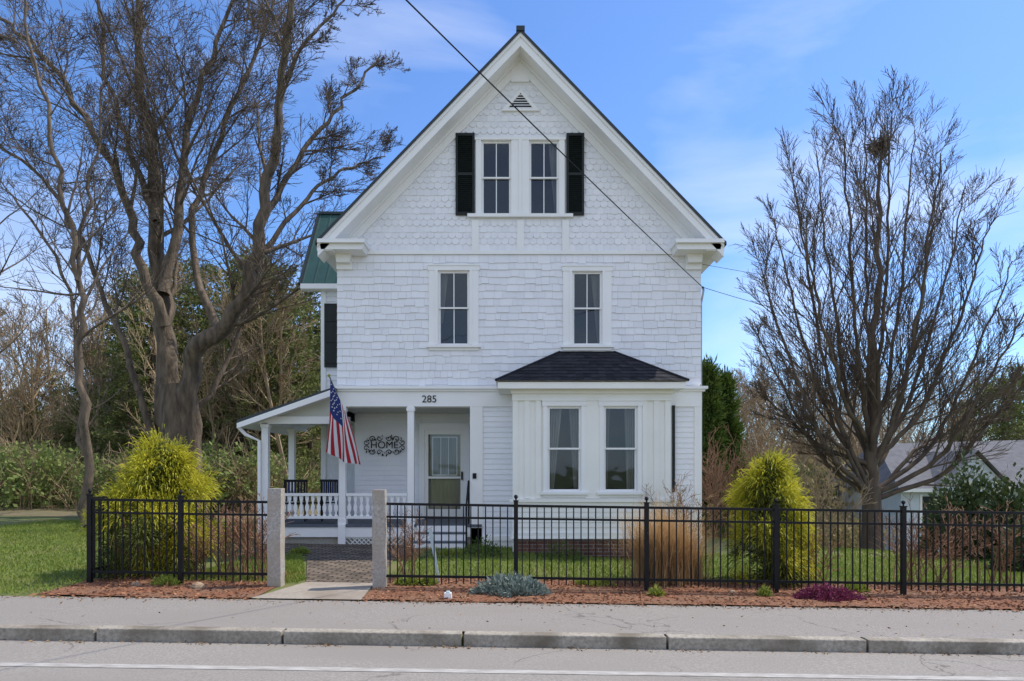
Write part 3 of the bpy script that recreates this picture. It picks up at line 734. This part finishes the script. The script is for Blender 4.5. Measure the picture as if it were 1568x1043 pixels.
guided(mb,[(292,812),(290,650),(300,545),(345,498),(385,430),(402,320),(425,190),(438,60),(450,-60)],.40,.06,PA,4,D0,-2,t0=.35)
guided(mb,[(252,500),(215,390),(190,300),(130,180),(60,80),(-10,20)],.19,.045,PA,4,D0,-1,t0=.3)
guided(mb,[(250,450),(275,330),(288,200),(325,90),(370,-40)],.20,.045,PA,4,D0,2,t0=.25)
guided(mb,[(398,350),(440,270),(480,210),(530,150),(580,90)],.12,.03,PA,4,D0-1,2.5,t0=.15,nk=11)
guided(mb,[(390,415),(440,340),(490,285),(540,255),(590,240)],.10,.02,PA,4,D0-1,3,t0=.2,nk=9)
guided(mb,[(245,700),(200,560),(165,470),(110,340),(50,260),(-40,200)],.13,.035,PA,4,D0,1,t0=.3)
guided(mb,[(335,505),(300,420),(305,300),(345,190),(400,60),(430,-40)],.15,.04,PA,4,D0,3,t0=.3)
guided(mb,[(240,340),(200,230),(165,120),(150,-40)],.12,.04,PA,4,D0,3,t0=.2,nk=11)
guided(mb,[(285,640),(330,590),(380,470),(410,400)],.11,.04,PA,3,D0,2,t0=.3)
guided(mb,[(432,130),(470,60),(520,10),(570,-50)],.07,.02,PA,4,D0-1.5,1,t0=.1,nk=7)
mb.tube([W(280,822,D0),W(279,790,D0),W(277,740,D0),W(275,660,D0),W(268,590,D0)],[.98,.80,.68,.60,.46],12,'bark')
mb.obj('bare_maple_tree',smooth=True)
PB=dict(PA,nch=[22,7,5,4],ratio=[.2,.5,.5,.5],rmin=.0055,t0=[.3,.15,.2,.2],ang=(25,60))
mb=MB(); guided(mb,[(135,805),(128,650),(122,500),(116,400),(88,260),(60,130),(30,-20)],.12,.03,PB,3,17,0)
guided(mb,[(118,430),(128,330),(150,220),(170,100)],.06,.02,PB,3,17,1,t0=.2)
mb.obj('slender_bare_tree',smooth=True)
mb=MB(); guided(mb,[(140,800),(132,700),(122,560),(100,420),(20,300)],.09,.03,PB,3,19,1); mb.obj('slender_bare_tree',smooth=True)
mb=MB(); guided(mb,[(-30,790),(-25,600),(-10,420),(-20,250),(-10,60)],.14,.04,PB,3,24,1); mb.obj('slender_bare_tree',smooth=True)
PC=dict(seg=[.5,.35,.28,.22],wig=[.06,.05,.045,.04],trop=[.04,.05,.06,.06],sides=[8,5,4,3],nch=[17,9,6,4],t0=[.15,.1,.12,.15],ang=(16,38),ratio=[.25,.55,.6,.6],rmin=.0055,kr=(.4,.6),rcap=[.034,.016,.009,.008],lcap=[3.0,1.5,.9,.6],mat='bark2')
mb=MB(); D1=20
mb.tube([W(1336,852,D1),W(1336,835,D1),W(1335,790,D1),W(1334,745,D1)],[.40,.31,.27,.24],10,'bark2')
tips=[(1160,500,1),(1165,400,-2),(1185,325,2),(1215,265,-1),(1250,225,2),(1292,195,-2),(1325,170,1),(1365,170,-3),(1400,190,2),(1440,225,-2),(1478,275,2),(1515,330,-1),(1550,390,1),(1575,460,-2),(1590,550,-1),(1160,590,0),(1230,340,-3),(1430,320,3)]
for (tx,ty,dd) in tips:
    sx=1334+(tx-1334)*.03; sy=U(680,770)
    ex=abs(tx-1335)/230
    m1=(1334+(tx-1334)*(.30+.12*ex), sy-(sy-ty)*.18); m2=(1334+(tx-1334)*.64, sy-(sy-ty)*.45); m3=(1334+(tx-1334)*.86,sy-(sy-ty)*.75)
    guided(mb,[(sx,sy),m1,m2,m3,(tx,ty+10)],.085,.014,PC,3,D1,dd,jit=.03)
guided(mb,[(1334,750),(1337,600),(1342,450),(1345,300),(1348,200)],.18,.02,PC,3,D1,0,nk=9)
guided(mb,[(1334,760),(1290,690),(1230,650),(1180,640)],.07,.014,PC,3,D1,-1,nk=10)
guided(mb,[(1336,760),(1400,690),(1460,660),(1530,640)],.08,.014,PC,3,D1,1,nk=10)
mb.obj('bare_spreading_tree',smooth=True)
mb=MB(); c=W(1347,224,D1); n=700
P_=rng.normal(size=(n,3)); P_/=np.linalg.norm(P_,axis=1,keepdims=True); P_*=np.array([.30,.30,.22])*rng.random((n,1))**.3
mb.sprays(P_+np.array(c),rng.normal(size=(n,3)),.25,.012,'bark2'); mb.obj('bird_nest')
def baretemplate(h,k,seed,mx=3):
    random.seed(seed); mb=MB()
    P=dict(seg=[1.2,.8,.5],wig=[.06,.09,.08,.07],trop=[.02,.05,.05],sides=[5,3,3],nch=[17,8,6],t0=[.22,.15,.15],ang=(22,50),ratio=[.34,.5,.5],rmin=.012,mat=k)
    grow(mb,Vector((0,0,-.5)),Vector((0,0,1)),h,h*.012,0,mx,P)
    return mb.data('bare_tree_mesh_%d'%seed)
def pinetemplate(h,seed):
    random.seed(seed); mb=MB()
    mb.tube([Vector((0,0,-.5)),Vector((.1,0,h*.5)),Vector((0,0,h))],[h*.015,h*.01,.03],6,'bark')
    z=h*.18; PP=[];DD=[]
    while z<h*.98:
        t=(z/h); Lm=h*.24*(1-t)**.6*U(.7,1.15)+.3
        for b in range(5):
            a=U(0,6.28); L=Lm*U(.6,1.2); e=Vector((math.cos(a)*L,math.sin(a)*L,z+L*U(.05,.35)))
            s=Vector((0,0,z)); mb.tube([s,s.lerp(e,.5)-Vector((0,0,.05*L)),e],[.05,.03,.015],3,'bark')
            for q in range(int(4+L*4)):
                f=U(.3,1.05); c=s.lerp(e,f)+Vector((G(0,.28),G(0,.28),G(0,.14)))
                for w in range(9): PP.append((c.x+G(0,.13),c.y+G(0,.13),c.z+G(0,.09))); DD.append((G(0,1),G(0,1),G(.5,.7)))
        z+=h*.05*U(.7,1.2)
    mb.sprays(np.array(PP),np.array(DD),.26,.045,'pine')
    return mb.data('pine_mesh_%d'%seed)
def brushtemplate(k,seed,n=1500,w=2.2,h=2.2,ls=.16):
    random.seed(seed); mb=MB()
    for i in range(24):
        a=U(0,6.28); s=Vector((G(0,w*.3),G(0,w*.3),-.1)); d=Vector((math.cos(a)*.4,math.sin(a)*.4,1)).normalized()
        grow(mb,s,d,h*U(.6,1.1),.018,0,1,dict(seg=[.4,.3],wig=.12,trop=[.0,.02],sides=[3,3],nch=[7],t0=[.2],ang=(20,50),ratio=[.45],rmin=.007,mat='farbark'))
    PP=[]
    for i in range(n//14):
        a=U(0,6.28); rr=math.sqrt(R())*w*.6; c=(rr*math.cos(a),rr*math.sin(a),R()**.8*h*(1-.4*rr/w))
        for q in range(14): PP.append((c[0]+G(0,.16),c[1]+G(0,.16),c[2]+G(0,.13)))
    PP=np.array(PP); mb.sprays(PP,rng.normal(size=PP.shape)+np.array([0,0,.4]),ls,ls*.28,k)
    return mb.data('brush_mesh_%d'%seed)
bt=[baretemplate(12,'farbark',s) for s in (11,12,13)]; bt.append(baretemplate(11,'bark2',15))
pt=[pinetemplate(13,s) for s in (21,22,23)]
br=[brushtemplate('bush',31),brushtemplate('brush',32),brushtemplate('brush',33,n=900),brushtemplate('pine',34)]
random.seed(5)
woods=empty('distant_woods'); cnt=[0]
def inst(me,x,y,s,par,sz=1):
    cnt[0]+=1; o=bpy.data.objects.new('tree_%d'%cnt[0],me); o.location=(x,y,H(x,y)-.1); o.rotation_euler=(G(0,.03),G(0,.03),U(0,6.28)); o.scale=(s,s,s*sz)
    bpy.context.scene.collection.objects.link(o); o.parent=par
for i in range(52):
    y=U(29,56); px=U(-60,520); inst(random.choice(bt[:3]+bt),PX(px,y),y,U(.6,.95)*(.55+y/75),woods)
for px,y,s in ((190,36,.95),(235,34,.95),(330,36,1.0),(365,33,.95),(405,38,1.1),(445,34,.95),(478,37,.95),(20,48,.6),(90,45,.65),(150,44,.8),(290,40,1.1),(520,42,.9),(265,44,1.15),(350,46,1.2),(60,38,.45),(120,36,.5),(10,40,.45),(430,31,.75),(385,30,.7),(200,31,.6)):
    inst(random.choice(pt),PX(px,y),y,s,woods)
for i in range(44):
    y=U(25,34); px=U(-60,500); inst(random.choice([br[0],br[1],br[0],br[2],br[3]]) if px>190 else random.choice([br[0],br[0],br[0],br[3]]),PX(px,y),y,U(.8,1.35),woods)
for i in range(50):
    y=U(45,80); px=U(-100,560); inst(random.choice([br[0],br[3],br[1]]),PX(px,y),y,U(1.8,2.8),woods,1.2)
for i in range(50):
    y=U(40,72); px=U(1050,1640); inst(random.choice(bt[:3]),PX(px,y),y,U(.62,.92)*(.6+y/85),woods)
for px,y,s in ((1500,50,.9),(1540,46,.9),(1570,52,1.05),(1470,60,.85),(1600,50,1),(1230,70,.7),(1140,55,.6)):
    inst(random.choice(pt),PX(px,y),y,s,woods)
for i in range(62):
    y=U(38,70); px=U(1040,1660); inst(random.choice([br[1],br[2],br[1],br[0],br[3]]),PX(px,y),y,U(1.3,2.4),woods,1.2)
for i in range(14):
    y=U(24,30); px=U(1060,1300); inst(random.choice([br[1],br[2]]),PX(px,y),y,U(.8,1.2),woods)
for i in range(110):
    y=U(85,110); x=U(-110,110); inst(random.choice(br),x,y,U(3,4.5),woods,1.0)

def cone_shrub(name,x,y,h,r,n,mats,ln,wd,lump=30,spread=.16,droop=.5,prof=None,jr=(.55,1.05),lowdark=.3):
    mb=MB(); z0=H(x,y)
    prof=prof or (lambda t:(1-t)**.6*(.55+.45*min(1,t*4)))
    mb.tube([Vector((x,y,z0-.05)),Vector((x,y,z0+h*.8))],[.05,.015],6,'bark')
    for i in range(lump):
        t=(i+R())/lump*.95; a=U(0,6.28); rr=r*prof(t)*U(*jr); c=np.array([x+rr*math.cos(a),y+rr*math.sin(a),z0+t*h+.05])
        m=n//lump; P_=rng.normal(size=(m,3))*spread*np.array([1,1,1.3]) ; D_=P_*.8+np.array([math.cos(a)*.09,math.sin(a)*.09,.12])
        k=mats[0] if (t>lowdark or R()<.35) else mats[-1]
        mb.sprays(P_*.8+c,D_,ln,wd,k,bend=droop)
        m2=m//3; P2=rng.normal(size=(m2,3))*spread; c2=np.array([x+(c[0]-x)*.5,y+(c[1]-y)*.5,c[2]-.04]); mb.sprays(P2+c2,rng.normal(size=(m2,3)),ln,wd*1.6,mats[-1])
    return mb.obj(name)
gp_=lambda t:(1-t)**.7*(.6+.4*min(1,t*3))
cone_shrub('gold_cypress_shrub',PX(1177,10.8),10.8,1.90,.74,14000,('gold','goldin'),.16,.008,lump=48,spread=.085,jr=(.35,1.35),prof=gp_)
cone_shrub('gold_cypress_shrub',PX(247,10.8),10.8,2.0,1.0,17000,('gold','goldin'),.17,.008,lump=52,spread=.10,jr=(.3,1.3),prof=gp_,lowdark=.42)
for px,d,h,r in ((1084,22,4.6,.55),(1108,22.5,4.4,.75)):
    x=PX(px,d); hh=h+0.9
    cone_shrub('arborvitae',x,d,hh+ (H(x,d)*-0.4),r,14000,('arb','arb'),.16,.018,lump=130,spread=.13,droop=-.1,prof=lambda t:(1-t**2.2)*(.8+.2*t))
def fountain(name,x,y,h,w,n,k='tan'):
    mb=MB(); z0=H(x,y)
    i=mb.mi(k)
    for q in range(n):
        a=U(0,6.28); sp=w*.5*math.sqrt(R()); L=h*U(.5,1.12); bx=x+G(0,w*.13); by=y+G(0,w*.13); wd=U(.003,.006)
        ca,sa=math.cos(a),math.sin(a); pts=[]
        for j in range(6):
            t=j/5; o=sp*t**2*1.3; z=L*(t-.34*sp/(w*.5)*t**3); pts.append((bx+ca*o,by+sa*o,z0+z))
        b=len(mb.v); px_,py_=-sa*wd,ca*wd
        for j,p in enumerate(pts):
            s=1-j/5*.8; mb.v+= [(p[0]-px_*s,p[1]-py_*s,p[2]),(p[0]+px_*s,p[1]+py_*s,p[2])]
        for j in range(5): mb.f.append((b+2*j,b+2*j+1,b+2*j+3,b+2*j+2)); mb.m.append(i)
    return mb.obj(name)
fountain('ornamental_grass',PX(1012,10.5),10.5,1.36,1.3,2400)
fountain('ornamental_grass',PX(1048,10.7),10.7,1.05,1.0,900)
def twigshrub(name,x,y,h,w,n,k,leaves=None,rm=.004):
    mb=MB(); z0=H(x,y)
    for i in range(n):
        a=U(0,6.28); s=Vector((x+G(0,w*.12),y+G(0,w*.12),z0)); d=Vector((math.cos(a)*w/h*U(.1,.8),math.sin(a)*w/h*U(.1,.8),1)).normalized()
        grow(mb,s,d,h*U(.7,1.1),.010,0,2,dict(seg=[.15,.12,.1],wig=.1,trop=[.02,.03,.03],sides=[4,3,3],nch=[6,4],t0=[.25,.2],ang=(20,55),ratio=[.42,.5],rmin=rm,mat=k))
    if leaves:
        V=np.array(random.sample(mb.v,min(len(mb.v),leaves[1]))); mb.sprays(V,rng.normal(size=V.shape)+np.array([0,0,.3]),.05,.012,leaves[0])
    return mb.obj(name)
for px,d,h,w in ((200,10.3,.9,.7),(300,10.4,.7,.6),(345,10.3,1.1,.6),(372,10.5,1.15,.6),(400,10.2,1.0,.5),(620,10.6,.9,.8),(1400,10.6,1.1,1.0),(1450,10.7,1.2,1.0),(1530,10.8,1.15,1.0),(1245,10.6,.8,.6)):
    twigshrub('bare_shrub',PX(px,d),d,h,w,12,'redtwig')
twigshrub('bare_shrub',PX(1105,20),20,2.9,2.2,26,'redtwig',rm=.007); twigshrub('bare_shrub',PX(1140,21),21,2.5,2.4,22,'redtwig',rm=.007)
twigshrub('bare_shrub',PX(1048,14),14,1.6,.9,14,'redtwig',('sprout',150))
twigshrub('bare_shrub',PX(1255,18),18,2.2,1.8,16,'farbark',rm=.006)
def mound(name,x,y,w,h,n,k,ln,wd,dep=None):
    mb=MB(); z0=H(x,y); dep=dep or w*.6
    a=rng.random(n)*6.28; r=np.sqrt(rng.random(n)); el=rng.random(n)
    lump=1+.18*np.sin(a*5+r*4)+.1*np.sin(a*11)
    X=np.cos(a)*r*w/2*lump; Y=np.sin(a)*r*dep/2*lump; Z=h*(1-r**2.2)*(.3+.7*el)*lump
    mb.sprays(np.stack([x+X,y+Y,z0+Z],1),np.stack([X/w,Y/dep,.3+.3*el],1)+rng.normal(size=(n,3))*.35,ln,wd,k); return mb.obj(name)
mound('blue_juniper_shrub',PX(782,9.35),9.35,.92,.22,3500,'juni',.08,.010)
mound('purple_heather_shrub',PX(1265,9.3),9.3,.80,.16,3500,'heath',.05,.010)
mound('dark_evergreen_shrub',PX(1478,15.5),15.5,1.9,1.95,5000,'rhod',.14,.035)
mound('dark_evergreen_shrub',PX(1545,15),15,1.8,1.7,4500,'rhod',.14,.035)
mound('dark_evergreen_shrub',PX(1590,13),13,1.6,1.0,3000,'rhod',.12,.03)
for px,d,w in ((255,9.6,.32),(625,9.9,.3),(655,9.9,.2),(1005,9.3,.12),(1170,9.4,.12),(910,10.1,.5),(740,13.3,.7),(690,13.3,.5),(860,13.4,.9),(1310,9.9,.3),(460,13.2,.3)):
    mound('perennial_plant',PX(px,d),d,w,.10 if w<.6 else .35,int(500*min(1,w/.3)),'sprout' if w<.6 else 'arb',.08,.010)
mb=MB(); a=W(659,812,10.0); b=W(673,884,10.0); b.z=H(b.x,b.y)
mb.poly([a+Vector((-.03,0,.0)),a+Vector((.025,0,.03)),b+Vector((.012,0,0)),b+Vector((-.012,0,0))],'stake')
mb.poly([a+Vector((-.03,.012,.0)),b+Vector((-.012,.012,0)),b+Vector((.012,.012,0)),a+Vector((.025,.012,.03))],'stake')
mb.poly([a+Vector((-.03,0,0)),b+Vector((-.012,0,0)),b+Vector((-.012,.012,0)),a+Vector((-.03,.012,0))],'stake'); mb.poly([a+Vector((.025,0,.03)),a+Vector((.025,.012,.03)),b+Vector((.012,.012,0)),b+Vector((.012,0,0))],'stake')
mb.obj('garden_stake')
mb=MB(); x,y=PX(686,8.9),8.9; z=H(x,y)+.012
mb.prism([(x-.05,z),(x+.05,z),(x+.045,z+.07),(x-.045,z+.07)],y-.04,y+.04,'trim'); mb.prism([(x-.03,z+.07),(x+.03,z+.07),(x+.02,z+.09),(x-.02,z+.09)],y-.03,y+.03,'stake'); mb.obj('utility_marker')
mb=MB()
for (px,d,s) in ((303,9.35,.11),(208,9.5,.07),(1120,9.6,.06)):
    c=W(px,890,d); z=H(c.x,d)
    rings=[]
    for i in range(5):
        t=i/4*math.pi/2; rings.append([Vector((c.x+s*math.cos(t)*math.cos(a)*U(.8,1.15),d+s*math.cos(t)*math.sin(a)*.8,z+s*.9*math.sin(t))) for a in np.linspace(0,6.28,9)[:-1]])
    for i in range(4):
        for j in range(8): mb.poly([rings[i][j],rings[i][(j+1)%8],rings[i+1][(j+1)%8],rings[i+1][j]],'rock')
mb.obj('garden_rocks')
mb=MB()
def wire(a,b,sag,r,n=30):
    pts=[]
    for i in range(n+1):
        t=i/n; p=a.lerp(b,t); p.z-=sag*4*t*(1-t); pts.append(p)
    mb.tube(pts,[r]*(n+1),5,'black')
hp=W(1076,440,14.95); q=W(640,0,7.0); far=q+(q-hp)*.9
wire(hp,far,.12,.009)
wire(hp,W(1500,452,24)+Vector((3,6,0)),.4,.007); wire(hp+Vector((0,0,.5)),W(1560,410,30)+Vector((3,6,0)),.2,.006)
mb.tube([hp,hp+Vector((.03,.05,-.05)),hp+Vector((-.02,.05,-.35)),Vector((XR+.05,15.1,0.5))],[.03,.025,.02,.02],6,'alum')
mb.obj('utility_wires')
nb=empty('neighbor_house'); mb=MB(); y0,y1=33,42
def nx(p): return PX(p,34)
xa,xb=nx(1362),nx(1720); zg=-3.2
mb.box(xa,xb,y0,y1,zg,.8,'nwall')
mb.poly([(xa-.3,y0-.4,.75),(xb+.3,y0-.4,.75),(xb+.3,37.5,3.4),(xa+1.2,37.5,3.1)],'greyroof'); mb.poly([(xa+1.2,37.5,3.1),(xb+.3,37.5,3.4),(xb+.3,y1+.4,.75),(xa-.3,y1+.4,.75)],'greyroof'); mb.poly([(xa-.3,y0-.4,.75),(xa+1.2,37.5,3.1),(xa-.3,y1+.4,.75)],'greyroof')
mb.box(xa-.32,xb+.3,y0-.43,y0-.38,.62,.78,T)
gx=nx(1460); mb.prism([(gx-1.6,.6),(gx+1.6,.6),(gx+1.6,.9),(gx,2.5),(gx-1.6,.9)],y0-.5,y0+2,'nwall')
mb.poly([(gx-1.9,y0-.8,.65),(gx,y0-.8,2.62),(gx,y0+3.4,2.62),(gx-1.9,y0+.6,.65)],'greyroof'); mb.poly([(gx,y0-.8,2.62),(gx+1.9,y0-.8,.65),(gx+1.9,y0+.6,.65),(gx,y0+3.4,2.62)],'greyroof')
for i in range(5):
    xx=xa+1+i*2.1; mb.box(xx,xx+.9,y0-.03,y0,-.9,.4,'shutter'); mb.box(xx-.1,xx,y0-.05,y0,-1,.5,T); mb.box(xx+.9,xx+1,y0-.05,y0,-1,.5,T)
mb.obj('body',nb)

# ---------------- world, sun, camera
EL=57; AZ=68
w=bpy.data.worlds.new('World'); bpy.context.scene.world=w; w.use_nodes=True; nt=w.node_tree; N=nt.nodes; L=nt.links
bg=N['Background']; sky=N.new('ShaderNodeTexSky'); sky.sky_type='NISHITA'; sky.sun_disc=False; sky.sun_elevation=math.radians(EL); sky.sun_rotation=math.radians(AZ)
sky.air_density=1.0; sky.dust_density=0.5; sky.ozone_density=3.0
ti=N.new('ShaderNodeMix'); ti.data_type='RGBA'; ti.blend_type='MULTIPLY'; ti.inputs[0].default_value=1; L.new(sky.outputs[0],ti.inputs[6]); ti.inputs[7].default_value=(.86,1.12,1.48,1)
tc=N.new('ShaderNodeTexCoord'); mp=N.new('ShaderNodeMapping'); mp.inputs['Scale'].default_value=(1.0,1.0,3.2); L.new(tc.outputs['Generated'],mp.inputs[0])
no=N.new('ShaderNodeTexNoise'); no.inputs['Scale'].default_value=1.7; no.inputs['Detail'].default_value=7; no.inputs['Distortion'].default_value=.4; L.new(mp.outputs[0],no.inputs['Vector'])
# local denser wisps (right, mid height; left, low)
def patch(dirv,lo,hi,amt):
    dv=Vector(dirv).normalized(); dp=N.new('ShaderNodeVectorMath'); dp.operation='DOT_PRODUCT'; L.new(tc.outputs['Generated'],dp.inputs[0]); dp.inputs[1].default_value=dv
    r=N.new('ShaderNodeMapRange'); r.interpolation_type='SMOOTHSTEP'; r.inputs['From Min'].default_value=lo; r.inputs['From Max'].default_value=hi; r.inputs['To Max'].default_value=amt; L.new(dp.outputs['Value'],r.inputs['Value']); return r.outputs[0]
p1=patch((.40,1,.47),.975,.999,.15); p2=patch((-.78,1,.14),.96,.998,.16)
ad=N.new('ShaderNodeMath'); ad.operation='ADD'; L.new(p1,ad.inputs[0]); L.new(p2,ad.inputs[1])
ad2=N.new('ShaderNodeMath'); ad2.operation='ADD'; L.new(ad.outputs[0],ad2.inputs[0]); L.new(no.outputs['Fac'],ad2.inputs[1])
mr=N.new('ShaderNodeMapRange'); mr.inputs['From Min'].default_value=.54; mr.inputs['From Max'].default_value=.82; mr.inputs['To Max'].default_value=.5; L.new(ad2.outputs[0],mr.inputs['Value'])
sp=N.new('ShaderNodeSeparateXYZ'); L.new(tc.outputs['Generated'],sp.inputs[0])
mb_=N.new('ShaderNodeMapRange'); mb_.inputs['From Min'].default_value=.05; mb_.inputs['From Max'].default_value=-.6; L.new(sp.outputs[1],mb_.inputs['Value'])  # added bright cloud bank, unseen behind the camera, to lift the shaded facade
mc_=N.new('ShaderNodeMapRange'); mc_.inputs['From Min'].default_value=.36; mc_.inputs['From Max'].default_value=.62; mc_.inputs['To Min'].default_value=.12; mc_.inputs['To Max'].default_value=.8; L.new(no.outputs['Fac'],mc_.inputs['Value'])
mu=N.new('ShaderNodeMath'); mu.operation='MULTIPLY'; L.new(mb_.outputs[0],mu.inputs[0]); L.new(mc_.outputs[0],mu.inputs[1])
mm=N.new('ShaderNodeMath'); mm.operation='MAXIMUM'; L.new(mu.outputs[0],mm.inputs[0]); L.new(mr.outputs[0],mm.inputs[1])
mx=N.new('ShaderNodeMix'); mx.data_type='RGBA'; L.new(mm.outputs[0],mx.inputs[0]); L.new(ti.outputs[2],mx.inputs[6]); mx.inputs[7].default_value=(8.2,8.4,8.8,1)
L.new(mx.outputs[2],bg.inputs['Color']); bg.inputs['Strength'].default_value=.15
sd=bpy.data.lights.new('sun','SUN'); sd.energy=5.0; sd.angle=math.radians(.5); sd.color=(1,.93,.82)
so=bpy.data.objects.new('sun',sd); bpy.context.scene.collection.objects.link(so)
e=math.radians(EL);a=math.radians(AZ); v=Vector((math.sin(a)*math.cos(e),math.cos(a)*math.cos(e),math.sin(e)))
so.rotation_euler=(-v).to_track_quat('-Z','Y').to_euler(); so.location=v*50
cd=bpy.data.cameras.new('camera'); cd.lens=24; cd.sensor_width=36; cd.shift_y=(719-521.5)/1568; cd.clip_end=2000; cd.clip_start=.1
co=bpy.data.objects.new('camera',cd); co.location=(0,0,CAMZ); co.rotation_euler=(math.radians(90),0,0); bpy.context.scene.collection.objects.link(co)
sc=bpy.context.scene; sc.camera=co
sc.view_settings.view_transform='Standard'; sc.view_settings.look='None'; sc.view_settings.exposure=0
